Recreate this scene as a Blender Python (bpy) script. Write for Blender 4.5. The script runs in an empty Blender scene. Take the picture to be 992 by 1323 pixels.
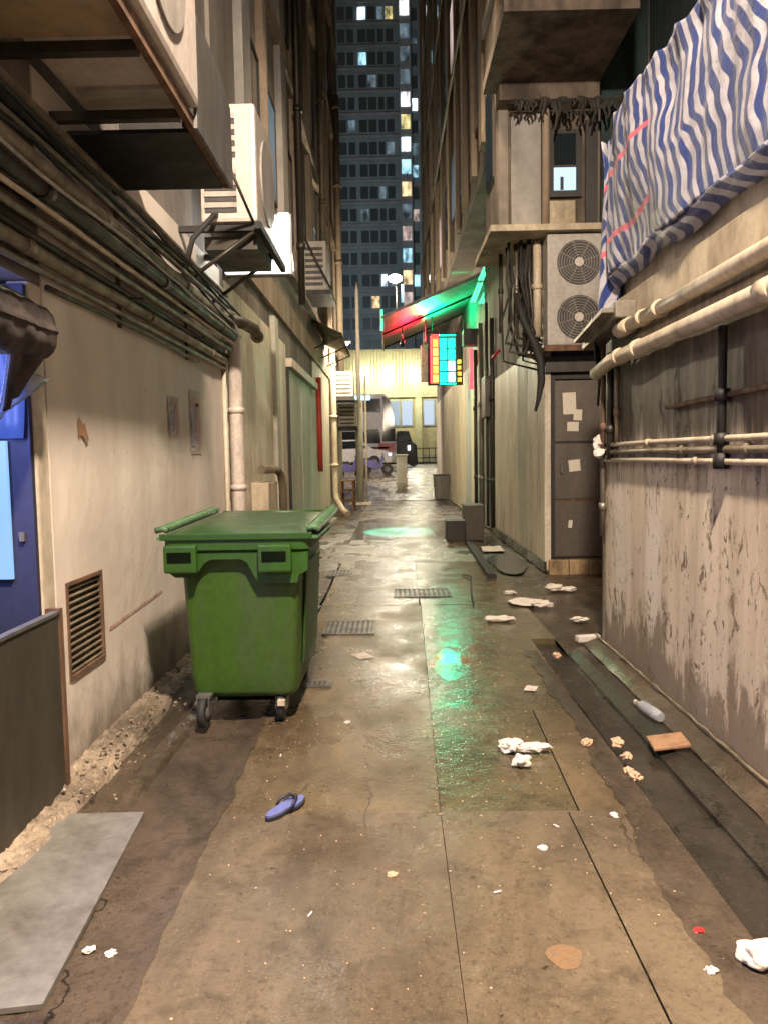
import bpy, bmesh, math, random
from mathutils import Vector, Matrix, noise
random.seed(7)
R = math.radians
SC = bpy.context.scene
C = SC.collection

# ------------------------------------------------------------------ camera
cam_d = bpy.data.cameras.new('camera')
cam = bpy.data.objects.new('camera', cam_d); C.objects.link(cam)
cam_d.sensor_fit = 'HORIZONTAL'; cam_d.sensor_width = 36.0; cam_d.lens = 36.0 * 993 / 992
cam_d.clip_start = 0.05; cam_d.clip_end = 600
cam.matrix_world = (Matrix.Translation((0, 0, 1.55)) @ Matrix.Rotation(0.01029, 4, 'Z')
                    @ Matrix.Rotation(math.pi/2 - 0.0717, 4, 'X') @ Matrix.Rotation(-R(1.0), 4, 'Z'))
SC.camera = cam

# ------------------------------------------------------------------ world: a clouded night sky over a city
w = bpy.data.worlds.new('World'); SC.world = w; w.use_nodes = True
nt = w.node_tree; nt.nodes.clear()
sky = nt.nodes.new('ShaderNodeTexSky'); sky.sky_type = 'NISHITA'; sky.sun_disc = False
sky.sun_elevation = R(-4); sky.sun_rotation = R(200)
b1 = nt.nodes.new('ShaderNodeBackground'); b1.inputs['Strength'].default_value = 0.1
b2 = nt.nodes.new('ShaderNodeBackground'); b2.inputs['Color'].default_value = (1.0, .78, .58, 1)
b2.inputs['Strength'].default_value = 0.055
ad = nt.nodes.new('ShaderNodeAddShader'); ow = nt.nodes.new('ShaderNodeOutputWorld')
nt.links.new(sky.outputs[0], b1.inputs['Color']); nt.links.new(b1.outputs[0], ad.inputs[0])
nt.links.new(b2.outputs[0], ad.inputs[1]); nt.links.new(ad.outputs[0], ow.inputs['Surface'])

SC.view_settings.view_transform = 'Standard'; SC.view_settings.look = 'None'
SC.view_settings.exposure = 0.5; SC.view_settings.gamma = 1.0
SC.render.film_transparent = False
try:
    SC.cycles.max_bounces = 6; SC.cycles.diffuse_bounces = 4; SC.cycles.glossy_bounces = 3
    SC.cycles.sample_clamp_indirect = 4.0; SC.cycles.sample_clamp_direct = 20.0
    SC.cycles.use_denoising = True
except Exception: pass
LAMP_K = 1.0          # overall lamp power

# ------------------------------------------------------------------ materials
MATS = {}
def _nodes(name):
    m = bpy.data.materials.new(name); m.use_nodes = True
    n = m.node_tree.nodes; n.clear()
    out = n.new('ShaderNodeOutputMaterial'); bs = n.new('ShaderNodeBsdfPrincipled')
    m.node_tree.links.new(bs.outputs[0], out.inputs[0])
    return m, n, m.node_tree.links, bs
def rgb(c): return (c[0], c[1], c[2], 1)
def coord(n, l, scale=(1, 1, 1), kind='Object', rot=(0, 0, 0)):
    t = n.new('ShaderNodeTexCoord'); mp = n.new('ShaderNodeMapping')
    mp.inputs['Scale'].default_value = scale; mp.inputs['Rotation'].default_value = rot
    l.new(t.outputs[kind], mp.inputs[0]); return mp.outputs[0]
def nz(n, l, co, scale, detail=5, rough=.6, dist=0):
    t = n.new('ShaderNodeTexNoise'); t.inputs['Scale'].default_value = scale
    t.inputs['Detail'].default_value = detail; t.inputs['Roughness'].default_value = rough
    t.inputs['Distortion'].default_value = dist; l.new(co, t.inputs['Vector']); return t.outputs['Fac']
def ramp(n, l, f, a, b, va=0.0, vb=1.0):
    r = n.new('ShaderNodeMapRange'); r.inputs['From Min'].default_value = a; r.inputs['From Max'].default_value = b
    r.inputs['To Min'].default_value = va; r.inputs['To Max'].default_value = vb
    l.new(f, r.inputs['Value']); return r.outputs[0]
def mixc(n, l, f, a, b):
    m = n.new('ShaderNodeMix'); m.data_type = 'RGBA'
    if isinstance(f, float): m.inputs[0].default_value = f
    else: l.new(f, m.inputs[0])
    for i, v in ((6, a), (7, b)):
        if isinstance(v, tuple): m.inputs[i].default_value = rgb(v)
        else: l.new(v, m.inputs[i])
    return m.outputs[2]
def mth(n, l, op, a, b=None):
    m = n.new('ShaderNodeMath'); m.operation = op
    for i, v in enumerate((a, b)):
        if v is None: continue
        if isinstance(v, (int, float)): m.inputs[i].default_value = v
        else: l.new(v, m.inputs[i])
    return m.outputs[0]
def bump(n, l, bs, h, strength, dist=.01):
    b = n.new('ShaderNodeBump'); b.inputs['Strength'].default_value = strength; b.inputs['Distance'].default_value = dist
    l.new(h, b.inputs['Height']); l.new(b.outputs[0], bs.inputs['Normal'])

def grime(name, base, dark, scale=3.0, lo=.4, hi=.65, rough=.6, metal=0.0, streak=.3, bmp=.25, fine=60, bdist=.004, spec=.5):
    """base colour broken up with vertical streaks of dirt, and fine relief"""
    m, n, l, bs = _nodes(name)
    co = coord(n, l, (1, 1, streak)); cf = coord(n, l)
    f = ramp(n, l, nz(n, l, co, scale, 6, .65), lo, hi)
    g = ramp(n, l, nz(n, l, cf, scale * 6, 4), .3, .7, .82, 1.1)
    c = mixc(n, l, f, base, dark)
    mu = n.new('ShaderNodeMix'); mu.data_type = 'RGBA'; mu.blend_type = 'MULTIPLY'; mu.inputs[0].default_value = 1
    l.new(c, mu.inputs[6]); cb = n.new('ShaderNodeCombineColor')
    for i in range(3): l.new(g, cb.inputs[i])
    l.new(cb.outputs[0], mu.inputs[7]); l.new(mu.outputs[2], bs.inputs['Base Color'])
    l.new(ramp(n, l, f, 0, 1, rough, min(1, rough + .2)), bs.inputs['Roughness'])
    bs.inputs['Metallic'].default_value = metal; bs.inputs['Specular IOR Level'].default_value = spec
    bump(n, l, bs, nz(n, l, cf, fine, 5, .7), bmp, bdist)
    MATS[name] = m; return m
def emit(name, col, s, base=(.02, .02, .02), vary=False):
    m, n, l, bs = _nodes(name)
    if name.startswith('lit_'):
        f = ramp(n, l, nz(n, l, coord(n, l, (1, 1, .5)), .9, 3, .6), .35, .68, .12, 1.5)
        l.new(mth(n, l, 'MULTIPLY', f, s), bs.inputs['Emission Strength'])
    bs.inputs['Base Color'].default_value = rgb(base)
    bs.inputs['Emission Color'].default_value = rgb(col); bs.inputs['Emission Strength'].default_value = s
    MATS[name] = m; return m

def wall_left_mat():
    m, n, l, bs = _nodes('left_stucco')
    co = coord(n, l); st = coord(n, l, (1, 1.6, .35)); sp = coord(n, l, (1, 2.2, 1.1))
    c = mixc(n, l, ramp(n, l, nz(n, l, st, 1.6, 6, .6), .35, .7), (.74, .665, .575), (.56, .485, .41))
    c = mixc(n, l, ramp(n, l, nz(n, l, co, .9, 3, .5, .6), .52, .72), c, (.52, .455, .395))
    # broken grimy band rising from the foot of the wall
    sx = n.new('ShaderNodeSeparateXYZ'); l.new(co, sx.inputs[0])
    zz = mth(n, l, 'ADD', sx.outputs[2], mth(n, l, 'MULTIPLY', mth(n, l, 'SUBTRACT', nz(n, l, coord(n, l, (1, 1, .6)), 4.5, 6, .7), .5), .9))
    c = mixc(n, l, ramp(n, l, zz, .05, .42, .85, 0), c, (.12, .095, .07))
    # small chips
    c = mixc(n, l, ramp(n, l, nz(n, l, sp, 17, 3, .6, .4), .715, .74), c, (.13, .09, .065))
    c = mixc(n, l, ramp(n, l, nz(n, l, sp, 5.5, 6, .7, 1), .70, .74), c, (.25, .19, .14))
    l.new(c, bs.inputs['Base Color']); bs.inputs['Roughness'].default_value = .62
    h = mth(n, l, 'ADD', mth(n, l, 'MULTIPLY', nz(n, l, co, 7, 4, .5), 1.6), mth(n, l, 'MULTIPLY', nz(n, l, co, 70, 5, .7), .3))
    bump(n, l, bs, h, .35, .012)
    return m
def wall_right_mat():
    m, n, l, bs = _nodes('right_stucco')
    co = coord(n, l); st = coord(n, l, (1, 1.5, .45)); vs = coord(n, l, (1, 3.2, .22)); pk = coord(n, l, (1, 1.7, .8), rot=(R(18), 0, 0))
    sx = n.new('ShaderNodeSeparateXYZ'); l.new(co, sx.inputs[0]); z = sx.outputs[2]
    c = mixc(n, l, ramp(n, l, nz(n, l, vs, 2.1, 6, .6), .38, .66), (.66, .56, .43), (.44, .36, .26))
    c = mixc(n, l, ramp(n, l, nz(n, l, st, 1.1, 3), .5, .66), c, (.70, .63, .54))
    pat = mth(n, l, 'MULTIPLY', ramp(n, l, nz(n, l, pk, 5.2, 8, .76, 1.1), .545, .575), ramp(n, l, nz(n, l, co, 1.7, 4, .6, .8), .46, .56))
    c = mixc(n, l, pat, c, (.17, .125, .08))
    c = mixc(n, l, ramp(n, l, nz(n, l, pk, 15, 4, .6, .7), .63, .65), c, (.12, .09, .06))
    # large peeled areas towards the foot
    zz = mth(n, l, 'ADD', z, mth(n, l, 'MULTIPLY', mth(n, l, 'SUBTRACT', nz(n, l, coord(n, l, (1, 1.4, .5)), 3.6, 8, .72, .4), .5), 2.1))
    c = mixc(n, l, ramp(n, l, zz, .24, .40, .85, 0), c, (.19, .145, .10))
    # grime above the conduits, with the shadow of pipes and tarp painted in
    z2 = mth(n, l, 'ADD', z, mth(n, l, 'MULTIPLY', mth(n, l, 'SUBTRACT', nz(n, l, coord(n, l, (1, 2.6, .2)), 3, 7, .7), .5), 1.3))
    shade_grime = mixc(n, l, ramp(n, l, nz(n, l, coord(n, l, (1, 3.5, .5)), 3.2, 8, .75), .42, .66), (.040, .031, .021), (.16, .122, .078))
    c = mixc(n, l, ramp(n, l, z2, 1.38, 1.66, 0, .96), c, shade_grime)
    l.new(c, bs.inputs['Base Color']); l.new(ramp(n, l, pat, 0, 1, .55, .8), bs.inputs['Roughness'])
    h = mth(n, l, 'SUBTRACT', mth(n, l, 'MULTIPLY', nz(n, l, co, 60, 6, .7), .35), mth(n, l, 'MULTIPLY', pat, 1.0))
    bump(n, l, bs, h, .5, .008)
    return m
def ground_mat(name, base, dark, r0, r1, bstr=.5, fine=90, wet=(.42, .6), fdist=.004, grit=.5):
    m, n, l, bs = _nodes(name)
    co = coord(n, l); big = coord(n, l, (1, .55, 1))
    f = ramp(n, l, nz(n, l, big, 1.3, 7, .7, .5), .40, .60)
    c = mixc(n, l, f, base, dark)
    c = mixc(n, l, ramp(n, l, nz(n, l, co, 120, 3, .8), .55, .7, 0, grit), c, tuple(min(1, v * 1.9) for v in base))
    c = mixc(n, l, ramp(n, l, nz(n, l, co, 4.2, 8, .75, .4), .50, .64, 0, .6), c, tuple(v * .62 for v in dark))
    c = mixc(n, l, ramp(n, l, nz(n, l, co, 38, 4, .7), .52, .68, 0, .55), c, tuple(v * .5 for v in dark))
    c = mixc(n, l, ramp(n, l, nz(n, l, coord(n, l, (1, .35, 1), rot=(0, 0, R(25))), 55, 3, .7), .62, .72, 0, .5), c, tuple(v * 1.6 for v in base))
    c = mixc(n, l, ramp(n, l, nz(n, l, co, 24, 2, .5), .72, .75, 0, .8), c, tuple(v * .35 for v in dark))
    vo = n.new('ShaderNodeTexVoronoi'); vo.feature = 'DISTANCE_TO_EDGE'; vo.inputs['Scale'].default_value = .8
    dn = n.new('ShaderNodeVectorMath'); dn.operation = 'ADD'; nc = n.new('ShaderNodeTexNoise'); nc.inputs['Scale'].default_value = 3.5; nc.inputs['Detail'].default_value = 6
    l.new(co, nc.inputs['Vector']); sc_ = n.new('ShaderNodeVectorMath'); sc_.operation = 'SCALE'; sc_.inputs['Scale'].default_value = .35
    l.new(nc.outputs['Color'], sc_.inputs[0]); l.new(co, dn.inputs[0]); l.new(sc_.outputs[0], dn.inputs[1]); l.new(dn.outputs[0], vo.inputs['Vector'])
    crack = mth(n, l, 'MULTIPLY', ramp(n, l, vo.outputs['Distance'], .0015, .0045, 1, 0), ramp(n, l, nz(n, l, co, 1.1, 2), .5, .56))
    c = mixc(n, l, mth(n, l, 'MULTIPLY', crack, .85), c, tuple(v * .2 for v in dark))
    l.new(c, bs.inputs['Base Color'])
    r = ramp(n, l, nz(n, l, big, 1.9, 6, .6), wet[0], wet[1], r0, r1)
    l.new(r, bs.inputs['Roughness']); bs.inputs['Specular IOR Level'].default_value = .5
    h = mth(n, l, 'ADD', nz(n, l, co, fine, 3, .6), mth(n, l, 'MULTIPLY', nz(n, l, co, 9, 4, .6), 2.5))
    b = n.new('ShaderNodeBump'); b.inputs['Distance'].default_value = fdist
    l.new(ramp(n, l, nz(n, l, co, 2.6, 5, .65), .40, .60, bstr*.25, bstr), b.inputs['Strength'])
    l.new(h, b.inputs['Height']); l.new(b.outputs[0], bs.inputs['Normal'])
    MATS[name] = m; return m

M = MATS
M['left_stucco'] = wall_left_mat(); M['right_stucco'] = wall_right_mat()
ground_mat('concrete', (.145, .106, .058), (.068, .049, .027), .2, .48, .8, 60)
ground_mat('concrete_pale', (.138, .105, .066), (.072, .054, .034), .15, .42, .8, 60)
ground_mat('concrete_wet', (.112, .090, .048), (.054, .043, .024), .06, .20, .9, 48, fdist=.0042, grit=.5, wet=(.3, .62))
ground_mat('mud', (.085, .062, .042), (.035, .026, .018), .2, .5, .6, 60, fdist=.008)
ground_mat('gutter_mud', (.04, .034, .026), (.02, .017, .013), .12, .35, .6, 50, fdist=.008, grit=.1)
ground_mat('asphalt', (.075, .068, .062), (.045, .042, .04), .2, .5, .5)
ground_mat('rubble', (.34, .265, .19), (.06, .045, .03), .5, .8, .9, 40, fdist=.02)
grime('cream_paint', (.60, .53, .42), (.30, .24, .17), 2.5, .45, .75, .5)
grime('cream_yellow', (.64, .58, .42), (.36, .30, .18), 2.5, .45, .75, .5)
grime('grey_green_paint', (.44, .43, .35), (.29, .27, .21), 2, .4, .75, .55)
grime('pale_blue_paint', (.40, .44, .42), (.26, .27, .24), 2, .4, .75, .5)
grime('facade_brown', (.215, .185, .16), (.10, .085, .07), 1.1, .38, .66, .75, streak=.12)
grime('soot_brown', (.15, .115, .085), (.045, .034, .026), 2.4, .36, .62, .8, bmp=.4, fine=25)
grime('facade_grey', (.29, .275, .255), (.16, .148, .132), 1.1, .38, .66, .75, streak=.12)
grime('facade_tan', (.34, .26, .19), (.15, .115, .085), 1.4, .38, .66, .7, streak=.12)
grime('ledge_cream', (.50, .42, .29), (.20, .155, .10), 3, .42, .7, .6, streak=.35)
grime('dark_green_net', (.022, .042, .042), (.010, .018, .02), 3, .4, .7, .8)
grime('pipe_brown', (.29, .235, .165), (.11, .085, .055), 5, .38, .66, .42, .35)
grime('pipe_dark', (.06, .052, .04), (.03, .025, .02), 5, .38, .66, .35, .4)
grime('pipe_steel', (.30, .27, .22), (.12, .10, .075), 6, .4, .68, .33, .6)
grime('pipe_cream', (.56, .47, .34), (.30, .235, .16), 4, .42, .72, .45)
grime('pipe_pink_white', (.66, .57, .50), (.32, .25, .20), 5, .5, .75, .5)
grime('ac_white', (.50, .44, .39), (.33, .28, .23), 4, .52, .8, .4, bmp=.08)
grime('ac_grey', (.36, .33, .29), (.20, .175, .15), 4, .45, .75, .45, bmp=.08)
grime('ac_dark', (.035, .03, .027), (.02, .017, .015), 5, .45, .7, .5)
grime('black_metal', (.022, .02, .018), (.012, .01, .009), 5, .4, .7, .5, .3)
grime('grey_metal', (.17, .165, .155), (.10, .09, .08), 4, .4, .7, .38, .5)
grime('barrier_steel', (.075, .066, .052), (.045, .038, .028), 3, .4, .7, .42, .3, bmp=.1)
grime('plate_grey', (.19, .18, .165), (.10, .088, .075), 3.5, .42, .66, .42, .1, streak=1)
grime('plywood', (.33, .24, .145), (.14, .09, .05), 4, .5, .7, .6)
grime('rust', (.16, .085, .045), (.07, .035, .02), 9, .4, .65, .8)
grime('door_metal', (.115, .095, .078), (.075, .06, .048), 4, .42, .7, .45, .2, bmp=.08)
grime('door_black', (.022, .018, .015), (.015, .012, .01), 5, .4, .7, .5)
grime('paper', (.62, .56, .46), (.42, .36, .28), 14, .5, .75, .7)
grime('paper_faded', (.52, .46, .39), (.34, .26, .27), 18, .5, .62, .7, streak=1)
grime('step_stone', (.40, .28, .15), (.14, .09, .05), 7, .4, .65, .7)
grime('bin_green', (.034, .082, .008), (.040, .060, .020), 4.5, .48, .72, .40, bmp=.10, streak=.25, fine=30)
grime('bin_lid_green', (.024, .066, .015), (.045, .062, .035), 6, .5, .72, .3, bmp=.12, fine=22)
grime('bin_rim_green', (.025, .078, .008), (.018, .05, .008), 4, .45, .75, .4, bmp=.06)
grime('bin_shiny', (.09, .17, .08), (.04, .08, .04), 6, .5, .72, .10, bmp=.3, fine=40)  # paler than the lid, to put wet highlights into the rib colour
grime('bin_inside', (.004, .007, .003), (.003, .004, .002), 4, .45, .75, 1.0, spec=.05)
grime('rubber', (.018, .017, .016), (.03, .026, .02), 8, .5, .7, .7)
grime('cloth_brown', (.06, .045, .04), (.02, .015, .012), 7, .4, .65, .8, streak=1)
grime('slipper_blue', (.12, .14, .32), (.07, .08, .18), 20, .5, .75, .6, streak=1)
grime('slipper_black', (.02, .02, .03), (.01, .01, .02), 20, .5, .75, .5)
grime('tissue', (.60, .55, .49), (.36, .31, .25), 25, .5, .75, .8, streak=1)
grime('tissue_tan', (.48, .32, .20), (.30, .19, .11), 25, .5, .75, .8, streak=1)
grime('cardboard', (.30, .17, .09), (.17, .09, .05), 12, .5, .7, .8, streak=1)
grime('red_paint', (.42, .025, .015), (.20, .02, .015), 6, .45, .7, .5)
grime('red_plastic', (.5, .02, .02), (.35, .02, .02), 6, .45, .7, .4)
grime('red_chalk', (.36, .19, .13), (.50, .38, .30), 22, .42, .6, .8, streak=1)
grime('tower_wall', (.22, .26, .27), (.17, .20, .21), .1, .4, .6, .8, fine=2)
grime('tower_band', (.26, .26, .26), (.19, .19, .2), .1, .4, .6, .8, fine=2)
grime('yellow_wall', (.56, .53, .32), (.44, .41, .25), .5, .4, .7, .7, fine=5)
grime('yellow_fascia', (.60, .60, .36), (.45, .45, .28), .5, .4, .7, .7, fine=5)
grime('bus_white', (.62, .58, .58), (.5, .46, .46), 1, .4, .7, .35, bmp=.02)
grime('bus_purple', (.10, .09, .24), (.07, .06, .16), 1, .4, .7, .35, bmp=.02)
grime('bus_red', (.45, .12, .13), (.35, .1, .1), 1, .4, .7, .35, bmp=.02)
grime('canopy_sheet', (.19, .16, .145), (.11, .09, .08), 3, .4, .7, .42, .1, streak=1, bmp=.1)
grime('navy_paint', (.022, .025, .06), (.014, .015, .03), 3, .4, .7, .6)
grime('netting', (.05, .045, .035), (.02, .018, .014), 8, .4, .65, .8)
def glass(name, col, rough=.08):
    m, n, l, bs = _nodes(name); bs.inputs['Base Color'].default_value = rgb(col)
    bs.inputs['Roughness'].default_value = rough; bs.inputs['Metallic'].default_value = .0
    bs.inputs['Specular IOR Level'].default_value = .8; M[name] = m
ground_mat('still_water', (.112, .090, .048), (.054, .043, .024), .05, .16, .75, 42, fdist=.0018, grit=.5, wet=(.45, .55))
grime('orange_stain', (.20, .115, .05), (.15, .10, .06), 30, .45, .6, .5, streak=1)
grime('poster_pink', (.50, .30, .30), (.50, .42, .38), 22, .45, .6, .7, streak=1)
grime('poster_blue', (.28, .28, .38), (.48, .42, .40), 22, .45, .6, .7, streak=1)
glass('dark_glass', (.012, .018, .022)); glass('tower_glass', (.03, .042, .048), .4); glass('wet_cover', (.05, .055, .055), .22)
def clear(name):
    m, n, l, bs = _nodes(name); bs.inputs['Base Color'].default_value = (.85, .9, .95, 1)
    bs.inputs['Roughness'].default_value = .15; bs.inputs['Transmission Weight'].default_value = .75; M[name] = m
clear('clear_plastic')
grime('blue_dim', (.03, .05, .20), (.02, .03, .12), 3, .4, .7, .5)
emit('lit_cool', (.72, .88, 1.0), 1.5); emit('lit_white', (.95, .93, 1.0), 1.6); emit('lit_warm', (1.0, .72, .38), .9)
emit('lit_pink', (.95, .72, .66), .45); emit('lit_cyan', (.42, .80, 1.0), 1.0); emit('lit_yellow', (.95, .82, .35), .75)
emit('lit_dim_blue', (.35, .5, .6), .22)
emit('lamp_lens', (1, .82, .62), 30); emit('far_lamp', (1, .9, .78), 90); emit('tube_white', (1.0, 1.0, .92), 1.6)
emit('lightbox', (.98, 1.0, .92), 2.4); emit('blue_panel', (.30, .56, 1.0), .75); emit('blue_glow', (.07, .17, .9), .42)
emit('neon_red', (1.0, .03, .04), 9); emit('neon_orange', (1.0, .36, .03), 5); emit('neon_cyan', (.0, .80, .55), 6)
emit('neon_yellow', (1.0, .55, .06), 5); emit('neon_green', (.04, 1.0, .38), 5); emit('neon_deep_cyan', (.0, .16, .13), .8)
emit('neon_deep_red', (.8, .08, .03), 1.6); emit('neon_white', (.3, 1.0, .85), 6)
emit('tube_red', (1.0, .06, .08), 2.2); emit('tube_green', (.10, .9, .40), 1.6); emit('bus_sign', (.35, .80, 1.0), 2.0)
emit('pane_blue', (.45, .60, .72), .55); emit('head_white', (.8, .88, 1), 6); emit('window_blue', (.55, .75, 1.0), .9)
emit('shop_blue', (.55, .68, .85), .7)

def tarp_mat():
    m, n, l, bs = _nodes('striped_tarp')
    t = n.new('ShaderNodeUVMap'); sx = n.new('ShaderNodeSeparateXYZ'); l.new(t.outputs[0], sx.inputs[0])
    mp = n.new('ShaderNodeMapping'); mp.inputs['Scale'].default_value = (.35, 1.6, 1); l.new(t.outputs[0], mp.inputs[0])
    wob = mth(n, l, 'MULTIPLY', mth(n, l, 'SUBTRACT', nz(n, l, mp.outputs[0], 1.9, 1.5, .4), .5), .50)
    u = mth(n, l, 'SUBTRACT', mth(n, l, 'ADD', sx.outputs[0], wob), mth(n, l, 'MULTIPLY', sx.outputs[1], .30))
    f = mth(n, l, 'FRACT', mth(n, l, 'MULTIPLY', u, 10))
    tri = mth(n, l, 'ABSOLUTE', mth(n, l, 'SUBTRACT', f, .5))
    s = ramp(n, l, tri, .21, .255)
    white = mixc(n, l, ramp(n, l, nz(n, l, t.outputs[0], 4, 5), .4, .7), (.40, .39, .43), (.22, .205, .22))
    c = mixc(n, l, s, white, (.014, .030, .135))
    # the printed red bands of the sheet, seen here and there where a fold turns them out
    f2 = mth(n, l, 'FRACT', mth(n, l, 'MULTIPLY', sx.outputs[1], 2.2))
    band = ramp(n, l, mth(n, l, 'ABSOLUTE', mth(n, l, 'SUBTRACT', f2, .5)), .035, .05, 1, 0)
    far = ramp(n, l, mth(n, l, 'ADD', sx.outputs[0], mth(n, l, 'MULTIPLY', nz(n, l, t.outputs[0], 5, 2), .5)), 4.9, 5.1)
    c = mixc(n, l, mth(n, l, 'MULTIPLY', band, far), c, (.55, .10, .14))
    l.new(c, bs.inputs['Base Color']); bs.inputs['Roughness'].default_value = .42
    bs.inputs['Sheen Weight'].default_value = .1
    bump(n, l, bs, nz(n, l, t.outputs[0], 14, 5, .6), .5, .02)
    return m
M['striped_tarp'] = tarp_mat()

# ------------------------------------------------------------------ mesh helpers
def worldloc(o):
    v = Vector(o.location)
    while o.parent: o = o.parent; v += o.location
    return v
def thing(name, label, cat, loc=(0, 0, 0), group=None):
    o = bpy.data.objects.new(name, None); C.objects.link(o); o.location = loc
    o.empty_display_size = .1
    o['label'] = label; o['category'] = cat
    if group: o['group'] = group
    return o
def tag(o, label, cat, group=None, kind=None):
    o['label'] = label; o['category'] = cat
    if group: o['group'] = group
    if kind: o['kind'] = kind
    return o
def struct(o, label=None):
    o['kind'] = 'structure'
    if label: o['label'] = label
    return o
class MB:
    def __init__(s): s.bm = bmesh.new(); s.smooth = False; s.uvs = None
    def box(s, x0, x1, y0, y1, z0, z1, bev=0):
        vs = [s.bm.verts.new(p) for p in ((x0,y0,z0),(x1,y0,z0),(x1,y1,z0),(x0,y1,z0),(x0,y0,z1),(x1,y0,z1),(x1,y1,z1),(x0,y1,z1))]
        fs = [s.bm.faces.new([vs[i] for i in q]) for q in ((3,2,1,0),(4,5,6,7),(0,1,5,4),(1,2,6,5),(2,3,7,6),(3,0,4,7))]
        if bev:
            es = list({e for f in fs for e in f.edges})
            bmesh.ops.bevel(s.bm, geom=es, offset=bev, segments=2, profile=.6, affect='EDGES')
        return s
    def hexa(s, pts, bev=0):
        vs = [s.bm.verts.new(p) for p in pts]
        fs = [s.bm.faces.new([vs[i] for i in q]) for q in ((3,2,1,0),(4,5,6,7),(0,1,5,4),(1,2,6,5),(2,3,7,6),(3,0,4,7))]
        if bev: bmesh.ops.bevel(s.bm, geom=list({e for f in fs for e in f.edges}), offset=bev, segments=3, profile=.6, affect='EDGES')
        return s
    def tube(s, pts, r, n=10, cap=True):
        pts = [Vector(p) for p in pts]; rings = []
        up = None
        for i, p in enumerate(pts):
            a = pts[max(0, i-1)]; b = pts[min(len(pts)-1, i+1)]
            t = (b - a).normalized()
            if up is None: up = t.orthogonal().normalized()
            up = (up - t * up.dot(t))
            up = up.normalized() if up.length > 1e-6 else t.orthogonal().normalized()
            sd = t.cross(up); rr = r[i] if isinstance(r, (list, tuple)) else r
            rings.append([s.bm.verts.new(p + (up*math.cos(2*math.pi*k/n) + sd*math.sin(2*math.pi*k/n))*rr) for k in range(n)])
        for a, b in zip(rings, rings[1:]):
            for k in range(n):
                f = s.bm.faces.new((a[k], a[(k+1) % n], b[(k+1) % n], b[k])); f.smooth = n > 5
        if cap:
            s.bm.faces.new(list(reversed(rings[0]))); s.bm.faces.new(rings[-1])
        return s
    def grid(s, nu, nv, fn, thick=0, uv=None):
        vs = [[s.bm.verts.new(fn(i/nu, j/nv)) for j in range(nv+1)] for i in range(nu+1)]
        lay = s.bm.loops.layers.uv.verify() if uv else None
        for i in range(nu):
            for j in range(nv):
                q = ((i,j),(i+1,j),(i+1,j+1),(i,j+1))
                f = s.bm.faces.new([vs[a][b] for a, b in q]); f.smooth = True
                if uv:
                    for lp, (a, b) in zip(f.loops, q): lp[lay].uv = uv(a/nu, b/nv)
        if thick: s.thick = thick
        return s
    def prism(s, prof, axis, a, b):
        """extrude 2D profile along axis ('x','y','z') from a to b"""
        def P(p, t):
            return {'x': (t, p[0], p[1]), 'y': (p[0], t, p[1]), 'z': (p[0], p[1], t)}[axis]
        A = [s.bm.verts.new(P(p, a)) for p in prof]; B = [s.bm.verts.new(P(p, b)) for p in prof]
        n = len(prof)
        s.bm.faces.new(A); s.bm.faces.new(list(reversed(B)))
        for k in range(n): s.bm.faces.new((A[k], B[k], B[(k+1) % n], A[(k+1) % n]))
        return s
    def blob(s, c, r, sq=(1, 1, 1), sub=2, amp=.35, seed=0, freq=2.2):
        ret = bmesh.ops.create_icosphere(s.bm, subdivisions=sub, radius=1)
        for v in ret['verts']:
            d = v.co.copy(); k = 1 + amp * noise.noise(d*freq + Vector((seed*3.1, seed*1.7, seed)))*1.6
            v.co = Vector((c[0] + d.x*r*sq[0]*k, c[1] + d.y*r*sq[1]*k, c[2] + d.z*r*sq[2]*k))
        return s
    def build(s, name, mat, parent=None, solid=0):
        bmesh.ops.recalc_face_normals(s.bm, faces=s.bm.faces)
        me = bpy.data.meshes.new(name)
        o = bpy.data.objects.new(name, me)
        if parent: off = worldloc(parent)
        else:
            xs = [v.co for v in s.bm.verts]
            off = Vector(((min(v.x for v in xs)+max(v.x for v in xs))/2, (min(v.y for v in xs)+max(v.y for v in xs))/2, min(v.z for v in xs)))
            o.location = off
        bmesh.ops.translate(s.bm, verts=s.bm.verts, vec=-off)
        s.bm.to_mesh(me); s.bm.free()
        me.materials.append(M[mat]); C.objects.link(o)
        if parent: o.parent = parent
        if solid:
            md = o.modifiers.new('solid', 'SOLIDIFY'); md.thickness = solid
        return o
def box(name, mat, parent, *b, bev=0): return MB().box(*b, bev=bev).build(name, mat, parent)
def dup(o, loc, label=None):
    r = o.copy(); C.objects.link(r); r.location = loc
    if label: r['label'] = label
    for ch in list(o.children):
        c = ch.copy(); C.objects.link(c); c.parent = r
        for g in list(ch.children):
            d = g.copy(); C.objects.link(d); d.parent = c
    return r
def light(name, kind, loc, power, col, parent=None, size=.1, rot=None, size_y=None, spot=None, blend=.5):
    d = bpy.data.lights.new(name, kind); d.energy = power * LAMP_K; d.color = col
    if kind == 'AREA':
        d.size = size
        if size_y: d.shape = 'RECTANGLE'; d.size_y = size_y
    else: d.shadow_soft_size = size
    if spot: d.spot_size = spot; d.spot_blend = blend
    o = bpy.data.objects.new(name, d); C.objects.link(o)
    o.location = Vector(loc) - (worldloc(parent) if parent else Vector())
    if parent: o.parent = parent
    if rot: o.rotation_euler = rot
    return o
def aim(frm, to): return (Vector(to) - Vector(frm)).to_track_quat('-Z', 'Y').to_euler()

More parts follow.
